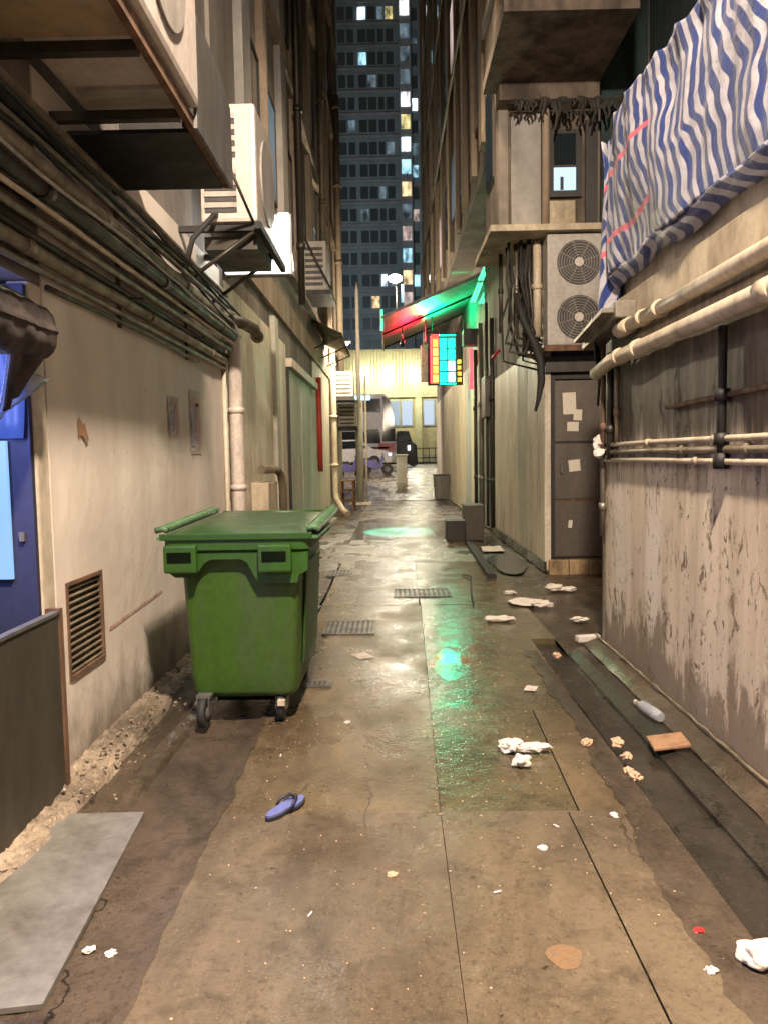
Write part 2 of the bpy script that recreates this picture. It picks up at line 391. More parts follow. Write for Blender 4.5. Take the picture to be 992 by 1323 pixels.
# ================================================================== SETTING
# ground below everything
def road_z(y): return 0 if y < 27 else min(1.0, (y-27)/11.0)
m = MB()
ys = [-12, 26.8, 27.0, 38.0, 130, 420]
for a, b in zip(ys, ys[1:]):
    za, zb = (-.17 if a < 26.9 else -.02 if a < 27.01 else road_z(a)-.02), road_z(b) - (.17 if b < 26.9 else .02)
    m.bm.faces.new([m.bm.verts.new(p) for p in ((-160, a, za), (160, a, za), (160, b, zb), (-160, b, zb))])
bmesh.ops.remove_doubles(m.bm, verts=m.bm.verts, dist=.001)
struct(m.build('ground', 'asphalt'), 'wet dark ground and sloping street beyond the alley')

pav = thing('alley_floor', 'wet brown concrete alley floor', 'floor'); del pav['category']; pav['kind'] = 'structure'
def slab(x0, x1, y0, y1, z, mat, skew=(0, 0), bev=.002):
    nx, ny = 2, max(1, int((y1-y0)/.8))
    mb = MB(); g = .0008
    k0, k1 = skew
    mb.hexa([(x0+g, y0+g, -.2), (x1-g, y0+g, -.2), (x1-g+k1, y1-g, -.2), (x0+g+k0, y1-g, -.2),
             (x0+g, y0+g, z), (x1-g, y0+g, z), (x1-g+k1, y1-g, z), (x0+g+k0, y1-g, z)], bev=bev)
    return mb.build('concrete_slab', mat, pav)
slab(-.80, .155, -3, 3.25, 0, 'concrete_pale', (.02, .035))
slab(-.78, .19, 3.25, 7.95, -.002, 'concrete', (.03, .095))
slab(-.75, .27, 7.95, 11.2, .001, 'concrete_pale', (0, .06))
slab(.155, .70, -3, 3.25, .001, 'concrete_pale', (.035, .04))
slab(.19, .79, 3.25, 4.6, -.004, 'concrete_wet', (.027, .045))
slab(.217, 1.125, 4.602, 6.4, -.004, 'concrete_wet', (.038, .03))
slab(.795, 1.10, 3.25, 4.6, -.0045, 'concrete', (.045, .025))
slab(.256, 1.36, 6.402, 7.95, -.0045, 'concrete_wet', (.03, .0))
slab(.285, 1.36, 8.9, 11.2, -.004, 'concrete_wet', (.05, .03))
slab(.285, 1.36, 7.96, 8.89, -.003, 'concrete_wet', (.0, .0))
slab(.71, 1.04, -3, 3.25, -.001, 'concrete_pale', (.035, .06))

slab(-.8, 1.3, 11.2, 14.3, 0, 'concrete', (.03, .03))
slab(-.8, 1.3, 14.3, 18.5, -.003, 'concrete_wet', (.03, .03))
slab(-.8, 1.3, 18.5, 27, 0, 'concrete_pale', (.03, .03))
# low muddy strips
def strip(name, x0, x1, y0, y1, z, mat, n=40, amp=.02, seed=0, k=(0, 0), label=None):
    mb = MB()
    def fn(u, v):
        y = y0 + (y1-y0)*v; x = (x0 + k[0]*v) + ((x1+k[1]*v)-(x0+k[0]*v))*u
        return (x, y, z + amp*noise.noise(Vector((x*3.2+seed, y*2.1, seed))))
    mb.grid(8, n, fn); o = mb.build(name, mat, pav); return o
strip('mud_strip', -1.62, -.785, -3, 27, -.022, 'mud', 120, .022, 2)
strip('mud_strip', 1.36, 3.6, 5.95, 10.4, -.024, 'mud', 40, .02, 5)
strip('mud_strip', 1.25, 2.2, 10.4, 27, -.02, 'mud', 60, .02, 9)
# the gutter along the right wall: bed, shoulders and ledge
strip('gutter_bed', 1.14, 1.38, -3, 6.42, -.055, 'gutter_mud', 60, .02, 11, (.04, .03))
mb = MB().prism([(1.02, -.2), (1.02, -.006), (1.13, -.012), (1.155, -.2)], 'y', -3, 6.1); mb.build('gutter_kerb', 'mud', pav)
mb = MB().prism([(1.36, -.2), (1.375, -.03), (1.46, -.008), (1.56, -.02), (1.59, -.2)], 'y', -3, 6.05); mb.build('gutter_shoulder', 'gutter_mud', pav)
mb = MB()
def lf(u, v):
    y = -3 + 9.3*v; x = 1.55 + .2*u
    return (x, y, -.012 + .055*u**.6 + .012*noise.noise(Vector((x*9, y*5, 3))))
mb.grid(5, 130, lf).build('wall_footing', 'mud', pav)
mb = MB()
def lf2(u, v):
    y = -3 + 9.3*v; a = u*math.pi
    r = .009 + .009*noise.noise(Vector((y*9, u, 3)))
    return (1.672 - math.sin(a)*r, y, .045 + r*1.6*(1-math.cos(a))*.5)
mb.grid(4, 220, lf2).build('footing_edge', 'pipe_brown', pav)
mb = MB()
def sp(u, v):
    y = -1 + 7.0*v; e = 1.02 - .10*max(0, 1-abs(y-2.6)/1.4) + .05*noise.noise(Vector((y*1.7, 2, 9))) + .035*noise.noise(Vector((y*6, 4, 9))) + .015*noise.noise(Vector((y*23, 4, 9)))
    return (e + (1.125-e)*u, y, .0005 + .004*math.sin(math.pi*u*.9))
mb.grid(6, 160, sp).build('mud_spill', 'mud', pav)
mb = MB()
def sp2(u, v):
    y = -1 + 9.0*v; e = -.765 + .022*noise.noise(Vector((y*1.3, 5, 2))) + .022*noise.noise(Vector((y*6, 1, 2)))
    return (e + (-.80-e)*u, y, .0012 + .002*math.sin(math.pi*u*.9))
mb.grid(4, 200, sp2).build('mud_spill', 'mud', pav)
# broken kerb at the left wall
mb = MB()
def kf(u, v):
    y = 2.7 + 4.8*v
    x = -1.62 + (.20+.05*noise.noise(Vector((y*2.1, 0, 5))))*u
    prof = .055*(1-u)**.8 + .004
    z = prof + .020*noise.noise(Vector((x*9, y*4, 1))) + .016*noise.noise(Vector((x*26, y*15, 4))) + .008*noise.noise(Vector((x*60, y*44, 4)))
    if u < .5: z = max(z, .022*round(z/.022))
    if u > .92: z = -.03
    return (x, y, max(z, -.03))
mb.grid(26, 240, kf).build('broken_kerb', 'rubble', pav)
mb = MB()
mb.grid(10, 160, lambda u, v: (-1.33 + .15*u, 3.2 + 4.3*v, -.03 + .05*min(1, v*9)*math.sin(math.pi*u) + .022*noise.noise(Vector((u*4, v*30, 7))))).build('kerb_ridge', 'mud', pav)
# street and far pavement
rd = MB()
rd.bm.faces.new([rd.bm.verts.new(p) for p in ((-60, 37.5, .98), (60, 37.5, .98), (60, 56, 1.0), (-60, 56, 1.0))])
struct(rd.build('road', 'asphalt'), 'wet street crossing the end of the alley')
struct(MB().hexa([(-2.2, 27, -.1), (3.6, 27, -.1), (4, 37.4, .7), (-3, 37.4, .7), (-2.2, 27, .02), (3.6, 27, .02), (4, 37.4, .97), (-3, 37.4, .97)]).build('pavement', 'concrete_pale'), 'sloping wet pavement past the alley mouth')
struct(MB().box(-60, 60, 56, 60.5, .7, 1.12).build('pavement', 'concrete_pale'), 'raised pavement in front of the yellow building')

# drain grates and covers
def grate(loc, wx, wy, nbar, label, dark='black_metal', barmat='grey_metal'):
    t = thing('drain_grate', label, 'drain grate', loc, 'iron drain grates in the alley floor')
    x, y, z = loc
    box('pit', 'ac_dark', t, x-wx/2+.01, x+wx/2-.01, y-wy/2+.01, y+wy/2-.01, z-.004, z+.002)
    f = MB(); f.box(x-wx/2, x+wx/2, y-wy/2, y-wy/2+.02, z-.01, z+.012); f.box(x-wx/2, x+wx/2, y+wy/2-.02, y+wy/2, z-.01, z+.012)
    f.box(x-wx/2, x-wx/2+.02, y-wy/2+.021, y+wy/2-.021, z-.01, z+.012); f.box(x+wx/2-.02, x+wx/2, y-wy/2+.021, y+wy/2-.021, z-.01, z+.012)
    f.build('frame', barmat, t)
    for i in range(nbar):
        bx = x - wx/2 + wx*(i+.9)/(nbar+.8)
        box('bar', barmat, t, bx-wx/nbar*.25, bx+wx/nbar*.25, y-wy/2+.021, y+wy/2-.021, z+.003, z+.009)
    return t
grate((.32, 8.62, .0), .64, .5, 11, 'iron drain grate lit green in the middle of the alley')
grate((-.40, 6.9, .0), .46, .55, 9, 'dark square drain grate beside the green bin')
grate((-.70, 10.2, .0), .34, .5, 6, 'small far drain grate on the left side of the alley')
grate((-.53, 5.16, .0), .20, .15, 5, 'tiny drain grate by the rear wheel of the green bin')
# ================================================================== LEFT SIDE
lw = thing('alley_wall', 'long cream stucco wall with a vent behind the green bin', 'wall', (-1.75, 5.4, 0))
W = MB(); X0, X1 = -1.9, -1.6
W.box(X0, X1, 3.60, 3.70, 0, 3.35); W.box(X0, X1, 3.70, 4.17, 0, .47); W.box(X0, X1, 3.70, 4.17, .96, 3.35); W.box(X0, X1, 4.17, 7.42, 0, 3.35)
bmesh.ops.remove_doubles(W.bm, verts=W.bm.verts, dist=.0001)
W.build('wall_face', 'left_stucco', lw)
box('door_jamb', 'cream_paint', lw, -1.70, -1.597, 3.46, 3.585, .04, 2.36, bev=.012)
box('expansion_joint', 'rust', lw, -1.86, -1.612, 3.585, 3.60, .04, 3.3)
box('lintel', 'facade_brown', lw, -1.88, -1.603, 1.9, 3.59, 2.365, 3.35)
box('wall_stub', 'cream_paint', lw, -1.88, -1.60, -2.5, 1.9, 0, 3.35)
# red chalk line
mb = MB(); mb.grid(14, 1, lambda u, v: (-1.597, 4.25+1.0*u, .60+.020*v+.04*u+.006*noise.noise(Vector((u*9, 0, 1)))))
mb.build('chalk_line', 'red_chalk', lw)
vt = thing('vent_grille', 'rusty louvred vent grille low in the cream wall', 'vent', (-1.6, 3.935, .47))
box('backing', 'ac_dark', vt, -1.70, -1.66, 3.70, 4.17, .47, .96)
f = MB(); f.box(-1.66, -1.593, 3.70, 3.722, .47, .96); f.box(-1.66, -1.593, 4.148, 4.17, .47, .96); f.box(-1.66, -1.593, 3.722, 4.148, .94, .96); f.box(-1.66, -1.59, 3.722, 4.148, .47, .492)
f.build('frame', 'rust', vt)
for i in range(13):
    z = .50 + i*.0345
    MB().hexa([(-1.655, 3.724, z+.020), (-1.602, 3.724, z), (-1.602, 4.146, z), (-1.655, 4.146, z+.020), (-1.655, 3.724, z+.026), (-1.602, 3.724, z+.007), (-1.602, 4.146, z+.007), (-1.655, 4.146, z+.026)]).build('louvre', 'pipe_brown', vt)
# faded posters
for y, z, w_, h_, lb in ((6.15, 1.60, .34, .52, 'faded pink and blue poster on the cream wall nearest the white drainpipe'), (5.55, 1.72, .28, .3, 'almost bleached poster scrap on the cream wall')):
    o = MB().grid(3, 3, lambda u, v: (-1.596 + .004*random.random(), y+w_*u, z+h_*v)).build('poster', 'paper_faded'); tag(o, lb, 'poster')
    for q, (a, b, c, d, mt) in enumerate(((.1, .12, .35, .55, 'poster_blue'), (.52, .2, .36, .6, 'poster_pink'), (.2, .75, .6, .14, 'poster_pink'))):
        MB().grid(2, 2, lambda u, v: (-1.5905, y+w_*(a+c*u), z+h_*(b+d*v))).build('faded_print', mt, o)
tag(MB().grid(4, 4, lambda u, v: (-1.594+.006*u, 3.93+.12*u*(1-.4*v), 1.67+.09*v+.02*math.sin(6*u))).build('torn_sticker', 'cardboard'), 'torn yellowish sticker stuck high on the cream wall', 'sticker')

# doorway room with blue light
rm = thing('doorway_room', 'blue lit room behind the near left doorway', 'room', (-2.4, 3.4, 0))
R_ = MB(); R_.box(-3.4, -3.3, 1.6, 5.3, 0, 2.5); R_.box(-3.3, -1.92, 4.3, 4.4, 0, 2.5); R_.box(-3.3, -1.92, 1.5, 1.6, 0, 2.5); R_.box(-3.3, -1.92, 1.6, 4.3, 2.5, 2.6); R_.box(-3.3, -1.92, 1.6, 4.3, -.1, .02)
R_.build('room_shell', 'navy_paint', rm)
dl = thing('open_door', 'dark navy door standing open inside the near left doorway with a lit blue panel', 'door', (-1.9, 3.43, .05))
box('leaf', 'navy_paint', dl, -2.45, -1.606, 3.425, 3.458, .05, 2.34, bev=.004)
MB().grid(30, 8, lambda u, v: (-2.3+.672*u+.012*math.sin(v*5)*u, 3.408+.010*math.sin(u*44+v*2), 1.66+.62*v)).build('glowing_curtain', 'blue_glow', dl, solid=.003)  # blue light on the cloth is put in as its own glow
box('lit_panel', 'blue_panel', dl, -2.4, -1.708, 3.405, 3.4245, 1.03, 1.65)
box('lock_plate', 'pipe_steel', dl, -1.672, -1.650, 3.41, 3.4245, 1.20, 1.24)
light('blue_tube_light', 'AREA', (-2.0, 2.7, 2.0), 36, (.34, .40, 1.0), rm, .5, aim((-2.0, 2.7, 2.0), (1.2, 3.0, .5)), .9)
br = thing('flood_barrier', 'dark steel flood barrier leaning across the near left doorway', 'barrier', (-1.55, 2.6, 0))
MB().box(-1.555, -1.535, 1.6, 3.46, .02, .855, bev=.004).build('panel', 'barrier_steel', br)
box('top_rail', 'grey_metal', br, -1.565, -1.528, 1.6, 3.465, .857, .872)
box('side_channel', 'rust', br, -1.60, -1.53, 3.467, 3.50, .0, .88)
# ramp plate
pt = thing('metal_ramp_plate', 'worn flat grey steel plate laid over the gutter in the near left corner', 'metal plate', (-1.3, 2.6, 0))
MB().hexa([(-1.53, 2.0, -.012), (-1.03, 2.10, -.028), (-1.12, 3.30, -.028), (-1.50, 3.26, -.012), (-1.53, 2.0, .008), (-1.03, 2.10, -.006), (-1.12, 3.30, -.004), (-1.50, 3.26, .010)], bev=.003).build('plate', 'plate_grey', pt)
# rolled awning over the doorway
aw = thing('rolled_awning', 'dark brown crumpled awning rolled up over the near left doorway', 'awning', (-1.42, 2.6, 2.0))
mb = MB()
def rf(u, v):
    y = 1.8 + 1.52*v; a = u*2*math.pi
    r = .10 + .012*noise.noise(Vector((math.cos(a)*2, math.sin(a)*2, y*4))) + .010*abs(noise.noise(Vector((math.cos(a)*2, math.sin(a)*2+y*2, y*7))))
    r += .004*math.sin(a*4+y*38+2*math.sin(y*5)) + .003*math.sin(y*71+a*2) + (.008 if a % 2.1 < .25 else 0)
    r *= (1 if v < .93 else math.sqrt(max(0, 1-((v-.93)/.07)**2))+.02)
    return (-1.47 + math.cos(a)*r*.85, y, 2.09 + math.sin(a)*r*1.1)
mb.grid(48, 110, rf); mb.build('rolled_cloth', 'cloth_brown', aw)
MB().tube([(-1.56, 1.8, 2.3), (-1.5, 3.2, 2.22)], .02).build('rod', 'pipe_dark', aw)
mb = MB().grid(6, 14, lambda u, v: (-1.46 - .10*v + .02*math.sin(9*u), 3.0 + .30*u*(1-.6*v) + .10*v, 2.02 - .26*v*(1-.3*u))); mb.build('hanging_cloth', 'cloth_brown', aw, solid=.004)
mb = MB().grid(14, 20, lambda u, v: (-1.585 + .02*math.sin(11*u+3*v), 2.95 + .60*v*(.45+.55*u) + .02*math.sin(7*u), 2.05 - .55*(1-v)*(1-.5*u) - .12*u)); mb.build('plastic_drape', 'clear_plastic', aw, solid=.002)

# conduits on the left wall ------------------------------------------------
spec = [ # x, z, r, material, wording, y end
    (-1.50, 2.83, .044, 'pipe_brown', 'thick rust brown conduit, uppermost along the left wall', 7.5),
    (-1.55, 2.735, .022, 'pipe_steel', 'thin steel conduit just under the thick brown one on the left wall', 7.6),
    (-1.45, 2.70, .036, 'pipe_dark', 'thick dark conduit standing furthest out from the left wall', 7.3),
    (-1.555, 2.64, .026, 'pipe_brown', 'medium brown conduit in the middle of the left bundle', 7.5),
    (-1.50, 2.585, .018, 'pipe_steel', 'thin shiny conduit clipped outside the middle of the left bundle', 7.4),
    (-1.56, 2.545, .020, 'pipe_dark', 'thin dark conduit close to the left wall', 7.5),
    (-1.54, 2.475, .032, 'pipe_brown', 'medium rusty conduit third from the bottom of the left bundle', 7.35),
    (-1.565, 2.415, .016, 'pipe_steel', 'thin steel conduit second from the bottom of the left bundle', 7.4),
    (-1.57, 2.365, .014, 'pipe_dark', 'thinnest dark conduit, lowest of the left bundle', 6.4),
    (-1.54, 3.02, .030, 'pipe_dark', 'dark conduit running above the left bundle below the black tray', 7.5),
    (-1.55, 3.12, .022, 'pipe_brown', 'thin brown conduit passing behind the shelf of the white air conditioner', 7.5),
    (-1.53, 2.78, .014, 'pipe_cream', 'thin cream conduit tucked beneath the thick rust brown one', 7.5),
    (-1.47, 2.64, .013, 'pipe_cream', 'thin cream conduit hung below the dark outermost one', 7.4),
    (-1.57, 2.50, .015, 'pipe_cream', 'thin cream conduit hugging the wall above the rusty one', 7.4),
    (-1.49, 2.93, .016, 'pipe_steel', 'thin steel conduit lying on top of the thick brown one', 7.5)]
for i, (x, z, r, mt, lb, ye) in enumerate(spec):
    lo = MB(); n_ = 26; pts = []
    y0 = -1.5 if i != 8 else 3.6
    for k in range(n_+1):
        y = y0 + (ye-y0)*k/n_
        pts.append((x + .008*noise.noise(Vector((y*.9, i, 0))), y, z + .012*noise.noise(Vector((y*.7, i, 3)))))
    lo.tube(pts, r, 12)
    o = thing('wall_conduit', lb, 'conduit', (x, 3, z), 'conduits along the left wall')
    lo.build('pipe', mt, o)
    if r > .03:
        for yy in ((2.5, 4.1, 5.7) if r > .04 else (3.3, 5.0, 6.7)):
            MB().tube([(x, yy, z), (x, yy+.07, z)], r*1.18, 12).build('coupling', mt, o)
for i, yy in enumerate((2.2, 4.6, 6.1)):
    br_ = thing('pipe_bracket', ('nearest', 'middle', 'farthest')[i] + ' steel bracket clamping the conduits to the left wall', 'pipe bracket', (-1.57, yy, 2.35), 'brackets of the left conduits')
    box('strut', 'rust', br_, -1.598, -1.58, yy-.015, yy+.015, 2.34, 3.15)
    box('strap', 'pipe_dark', br_, -1.58, -1.44, yy-.012, yy+.012, 2.50, 2.512)
cbn = thing('cable_bundle', 'loose black cables sagging between the brackets over the left conduits', 'cables', (-1.5, 4, 2.9))
rc0 = random.Random(12)
for k in range(8):
    x = -1.50 + rc0.uniform(-.05, .10); z = 2.72 + .05*k*.8; pts = []; ph = rc0.random()*6; sg_ = rc0.uniform(.02, .07)
    for q in range(46):
        y = 1.0 + 6.4*q/45; pts.append((x+.015*math.sin(y*1.3+ph), y, z - sg_*abs(math.sin((y+ph)*1.15)) + .02*math.sin(y*2.7+ph)))
    MB().tube(pts, rc0.uniform(.006, .012), 6).build('cable', rc0.choice(['rubber', 'pipe_dark', 'ac_grey']), cbn)
# white drain pipe at the end of the wall
dp = thing('drainpipe', 'chipped pinkish white drainpipe at the end of the cream wall', 'drainpipe', (-1.5, 7.55, 0))
MB().tube([(-1.50, 7.53, .02), (-1.50, 7.53, 1.4), (-1.50, 7.53, 2.62), (-1.50, 7.50, 2.72), (-1.50, 7.42, 2.78), (-1.5, 7.3, 2.79)], .068, 16).build('pipe', 'pipe_pink_white', dp)
for z in (.5, 1.25, 2.0): MB().tube([(-1.50, 7.53, z), (-1.50, 7.53, z+.05)], .08, 16).build('collar', 'pipe_pink_white', dp)
d2 = thing('drainpipe', 'slim cream pipe beside the chipped white drainpipe', 'drainpipe', (-1.56, 7.42, 0))
MB().tube([(-1.572, 7.36, .02), (-1.572, 7.36, 2.5)], .022, 10).build('pipe', 'cream_paint', d2)
el = thing('elbow_joint', 'bulky brown pipe elbow over the chipped white drainpipe', 'pipe elbow', (-1.45, 7.6, 2.8))
MB().tube([(-1.5, 7.4, 2.87), (-1.42, 7.62, 2.88), (-1.36, 7.9, 2.86), (-1.36, 8.0, 2.82)], [.05, .06, .06, .05], 12).build('elbow', 'pipe_brown', el)
MB().tube([(-1.36, 8.0, 2.82), (-1.355, 8.06, 2.81)], .066, 12).build('flange', 'pipe_brown', el)

# near shelf with air conditioner
sh = thing('metal_shelf', 'tan underside wall shelf jutting out at the top left corner', 'shelf', (-1.3, 2.4, 3.18))
box('board', 'plywood', sh, -1.58, -.97, .6, 3.10, 3.20, 3.23)
box('edge_rail', 'rust', sh, -.968, -.935, .6, 4.72, 3.17, 3.225)
for y in (.9, 2.1, 3.12, 3.72): box('cross_beam', 'pipe_dark', sh, -1.58, -.97, y, y+.05, 3.155, 3.198)
def ac_box(t, x0, x1, y0, y1, z0, z1, mat):
    return MB().box(x0, x1, y0, y1, z0, z1, bev=.03).build('casing', mat, t)
a1 = thing('air_conditioner', 'white outdoor air conditioner on the near shelf at the top left', 'air conditioner', (-1.2, 3.5, 3.24))
ac_box(a1, -1.46, -.90, 2.75, 3.86, 3.25, 4.05, 'ac_white')
for i in range(6): box('slat', 'ac_grey', a1, -1.40, -1.0, 2.744, 2.749, 3.38+i*.1, 3.43+i*.1)
MB().tube([(-.9, 3.3, 3.65), (-.885, 3.3, 3.65)], .30, 28).build('fan_guard', 'ac_grey', a1)
for y in (2.9, 3.6): box('foot', 'ac_grey', a1, -1.4, -1.0, y, y+.06, 3.231, 3.25)
tr = thing('metal_tray', 'black sheet metal drip tray with a grey skirt under the ledge', 'tray', (-1.2, 4.3, 3.15))
T = MB(); T.box(-1.58, -.972, 3.92, 4.70, 3.17, 3.19)
T.build('pan', 'black_metal', tr)
MB().prism([(3.86, 3.165), (4.72, 3.165), (4.70, 3.62), (4.45, 3.70), (3.90, 3.72)], 'x', -.968+.035, -.915).build('skirt', 'grey_metal', tr)
box('back_plate', 'black_metal', tr, -1.58, -.975, 4.702, 4.72, 3.17, 3.55)
MB().prism([(3.90, 3.191), (4.68, 3.191), (4.68, 3.3), (3.90, 3.3)], 'x', -1.0, -.976).build('side_plate', 'black_metal', tr)

# second air conditioner with slats
a2 = thing('air_conditioner', 'tall white air conditioner seen end on with dark slots beside the black tray', 'air conditioner', (-1.15, 6.4, 3.34))
ac_box(a2, -1.42, -.985, 6.0, 6.95, 3.36, 4.24, 'ac_white')
for i in range(9):
    if i == 4: continue
    z = 3.43 + i*.082
    box('slot', 'ac_dark', a2, -1.385, -1.14, 5.994, 6.001, z, z+.034)
    box('slat', 'ac_grey', a2, -1.385, -1.14, 5.985, 5.9935, z+.036, z+.074)
MB().tube([(-.985, 6.5, 3.8), (-.97, 6.5, 3.8)], .33, 30).build('fan_guard', 'ac_grey', a2)
MB().tube([(-1.3, 6.02, 3.42), (-1.3, 5.9, 3.38), (-1.45, 5.85, 3.2), (-1.55, 5.9, 2.9)], .02, 8).build('hose', 'rubber', a2)
bk = thing('wall_bracket', 'dark steel bracket carrying the tall slotted air conditioner', 'bracket', (-1.2, 6.4, 3.12))
B = MB(); B.box(-1.6, -1.0, 6.02, 6.07, 3.30, 3.345); B.box(-1.6, -1.0, 6.85, 6.90, 3.30, 3.345); B.box(-1.0, -.955, 5.95, 7.35, 3.295, 3.35); B.build('rail', 'black_metal', bk)
box('drip_pan', 'pipe_dark', bk, -1.42, -1.01, 6.10, 6.82, 3.18, 3.28)
for y in (6.045, 6.875): MB().tube([(-1.6, y, 2.9), (-1.02, y, 3.3)], .016, 6).build('brace', 'pipe_dark', bk)
MB().tube([(-1.1, 5.4, 3.62), (-1.02, 6.0, 3.36)], .012, 6).build('tie_rod', 'pipe_steel', bk)

# white light box
lb_ = thing('light_box', 'glowing white square light box jutting out behind the slotted air conditioner', 'light box', (-1.15, 7.65, 3.36))
box('casing', 'grey_metal', lb_, -1.6, -.93, 7.66, 7.78, 3.35, 3.93)
fr = MB(); fr.box(-1.05, -.95, 7.60, 7.655, 3.36, 3.92); fr.box(-1.58, -1.0515, 7.60, 7.655, 3.36, 3.42); fr.build('lit_border', 'lightbox', lb_)
box('lit_face', 'tube_white', lb_, -1.57, -1.06, 7.63, 7.65, 3.43, 3.91)
for i in range(4): box('mark', 'ac_dark', lb_, -1.52+i*.115, -1.47+i*.115, 7.615, 7.628, 3.45, 3.60 + .03*(i % 2))
light('box_glow', 'AREA', (-1.1, 7.56, 3.6), 12, (1, .97, .88), lb_, .5, aim((-1.1, 7.56, 3.6), (-.2, 5.2, 1.5)))

# left building: facade beyond and above the cream wall ----------------------
def building_face(t, side, xf, y0, y1, z0, z1, mat, depth=6):
    x0, x1 = (xf-depth, xf) if side < 0 else (xf, xf+depth)
    return box('facade', mat, t, x0, x1, y0, y1, z0, z1)
lb = thing('old_building', 'tall dark brown building along the left side of the alley', 'building', (-4.5, 16, 0))
building_face(lb, -1, -1.62, 7.44, 25.6, .0, 27, 'facade_brown')
building_face(lb, -1, -1.66, -3, 7.438, 3.37, 27, 'facade_brown')
for y, w_, mt in ((8.6, .5, 'facade_grey'), (10.1, .25, 'facade_tan'), (11.7, .6, 'facade_grey'), (13.4, .3, 'facade_tan'), (15.8, .5, 'facade_tan'), (18.2, .35, 'facade_grey'), (20.6, .45, 'facade_tan'), (23.2, .5, 'facade_tan'), (25.0, .55, 'facade_grey')):
    box('pilaster', mt, lb, -1.62, -1.62+.10, y, y+w_, 4.6, 27)
for z in (4.45, 7.6, 10.8, 14, 17.2, 20.4): box('string_course', 'facade_tan', lb, -1.62, -1.49, 7.5, 25.6, z, z+.12)
rw_ = random.Random(4)
for fl in range(5):
    for k, y in enumerate((9.3, 10.7, 12.6, 14.4, 16.8, 19.2, 21.8, 24.0)):
        z = 5.2 + fl*3.2
        f = MB(); f.box(-1.62, -1.585, y, y+.8, z, z+.05); f.box(-1.62, -1.585, y, y+.8, z+1.35, z+1.4); f.box(-1.62, -1.585, y, y+.04, z+.051, z+1.349); f.box(-1.62, -1.585, y+.76, y+.8, z+.051, z+1.349)
        wn = f.build('window', 'pipe_dark', lb)
        box('pane', 'lit_dim_blue' if rw_.random() < .12 else 'dark_glass', wn, -1.619, -1.60, y+.04, y+.76, z+.05, z+1.35)
# ground floor finishes on the left building
def panel(name, mat, t, side, xf, y0, y1, z0, z1, d=.03):
    x0, x1 = (xf, xf+d) if side < 0 else (xf-d, xf)
    return box(name, mat, t, x0, x1, y0, y1, z0, z1)
panel('plaster_panel', 'cream_paint', lb, -1, -1.62, 7.62, 10.6, .0, 3.3, .02)
panel('corner_post', 'grey_green_paint', lb, -1, -1.62, 10.62, 10.95, 0, 3.5, .07)
panel('plaster_panel', 'cream_paint', lb, -1, -1.62, 10.97, 12.0, 0, 3.3, .02)
panel('plaster_panel', 'cream_paint', lb, -1, -1.62, 16.3, 20.2, 0, 3.6, .02)
panel('plaster_panel', 'grey_green_paint', lb, -1, -1.62, 20.9, 25.5, 0, 3.6, .02)
panel('fascia_board', 'facade_tan', lb, -1, -1.62, 7.6, 25.4, 3.62, 4.0, .05)
sd = thing('shutter_door', 'pale grey green sheet door with a projecting lintel in the left wall', 'door', (-1.6, 14, 0))
for i in range(5): box('door_panel', 'grey_green_paint', sd, -1.60, -1.565 - .005*(i % 2), 12.05+i*.82, 12.05+i*.82+.80, .05, 2.95)
box('lintel', 'cream_paint', sd, -1.60, -1.50, 12.0, 16.2, 2.97, 3.10)
box('frame_post', 'black_metal', sd, -1.60, -1.555, 11.99, 12.045, .0, 2.965)
tag(MB().tube([(-1.55, 16.9, 1.25), (-1.55, 16.9, 3.3)], .06, 8).build('red_pipe', 'red_paint'), 'bright red upright pipe on the left wall beyond the sheet door', 'pipe')
cp = thing('drainpipe', 'far cream drainpipe with a kicked out foot on the left', 'drainpipe', (-1.5, 20.7, 0))
MB().tube([(-1.52, 20.7, 4.6), (-1.52, 20.7, 3.4), (-1.52, 20.7, .62), (-1.48, 20.65, .42), (-1.30, 20.4, .16), (-1.16, 20.2, .06)], .085, 12).build('pipe', 'pipe_cream', cp)
for z in (1.3, 2.6, 4.0): MB().tube([(-1.52, 20.7, z), (-1.52, 20.7, z+.09)], .11, 12).build('collar', 'pipe_cream', cp)
for y, z1, r, mt, lb2 in ((23.0, 12, .09, 'facade_tan', 'tall brown downpipe climbing the left building near the alley mouth'), (17.6, 14, .07, 'pipe_brown', 'rusty brown downpipe climbing the left building above the red pipe'), (13.0, 16, .06, 'pipe_dark', 'dark downpipe climbing the left building above the sheet door')):
    t = thing('downpipe', lb2, 'downpipe', (-1.45, y, 4)); MB().tube([(-1.43, y, 4.1), (-1.43, y, z1)], r, 10).build('pipe', mt, t)
    for q in range(4): MB().tube([(-1.43, y, 5+q*2.2), (-1.43, y, 5.1+q*2.2)], r*1.3, 10).build('collar', mt, t)
eb = thing('meter_box', 'cream meter box with a brown arched pipe behind the bin', 'meter box', (-1.5, 9.2, .5))
MB().box(-1.60, -1.40, 8.75, 9.45, .55, 1.28, bev=.015).build('box', 'pipe_cream', eb)
MB().tube([(-1.36, 9.62, .3), (-1.36, 9.62, 1.22), (-1.37, 9.55, 1.36), (-1.40, 9.4, 1.42), (-1.45, 8.6, 1.43)], .05, 10).build('arched_pipe', 'pipe_brown', eb)
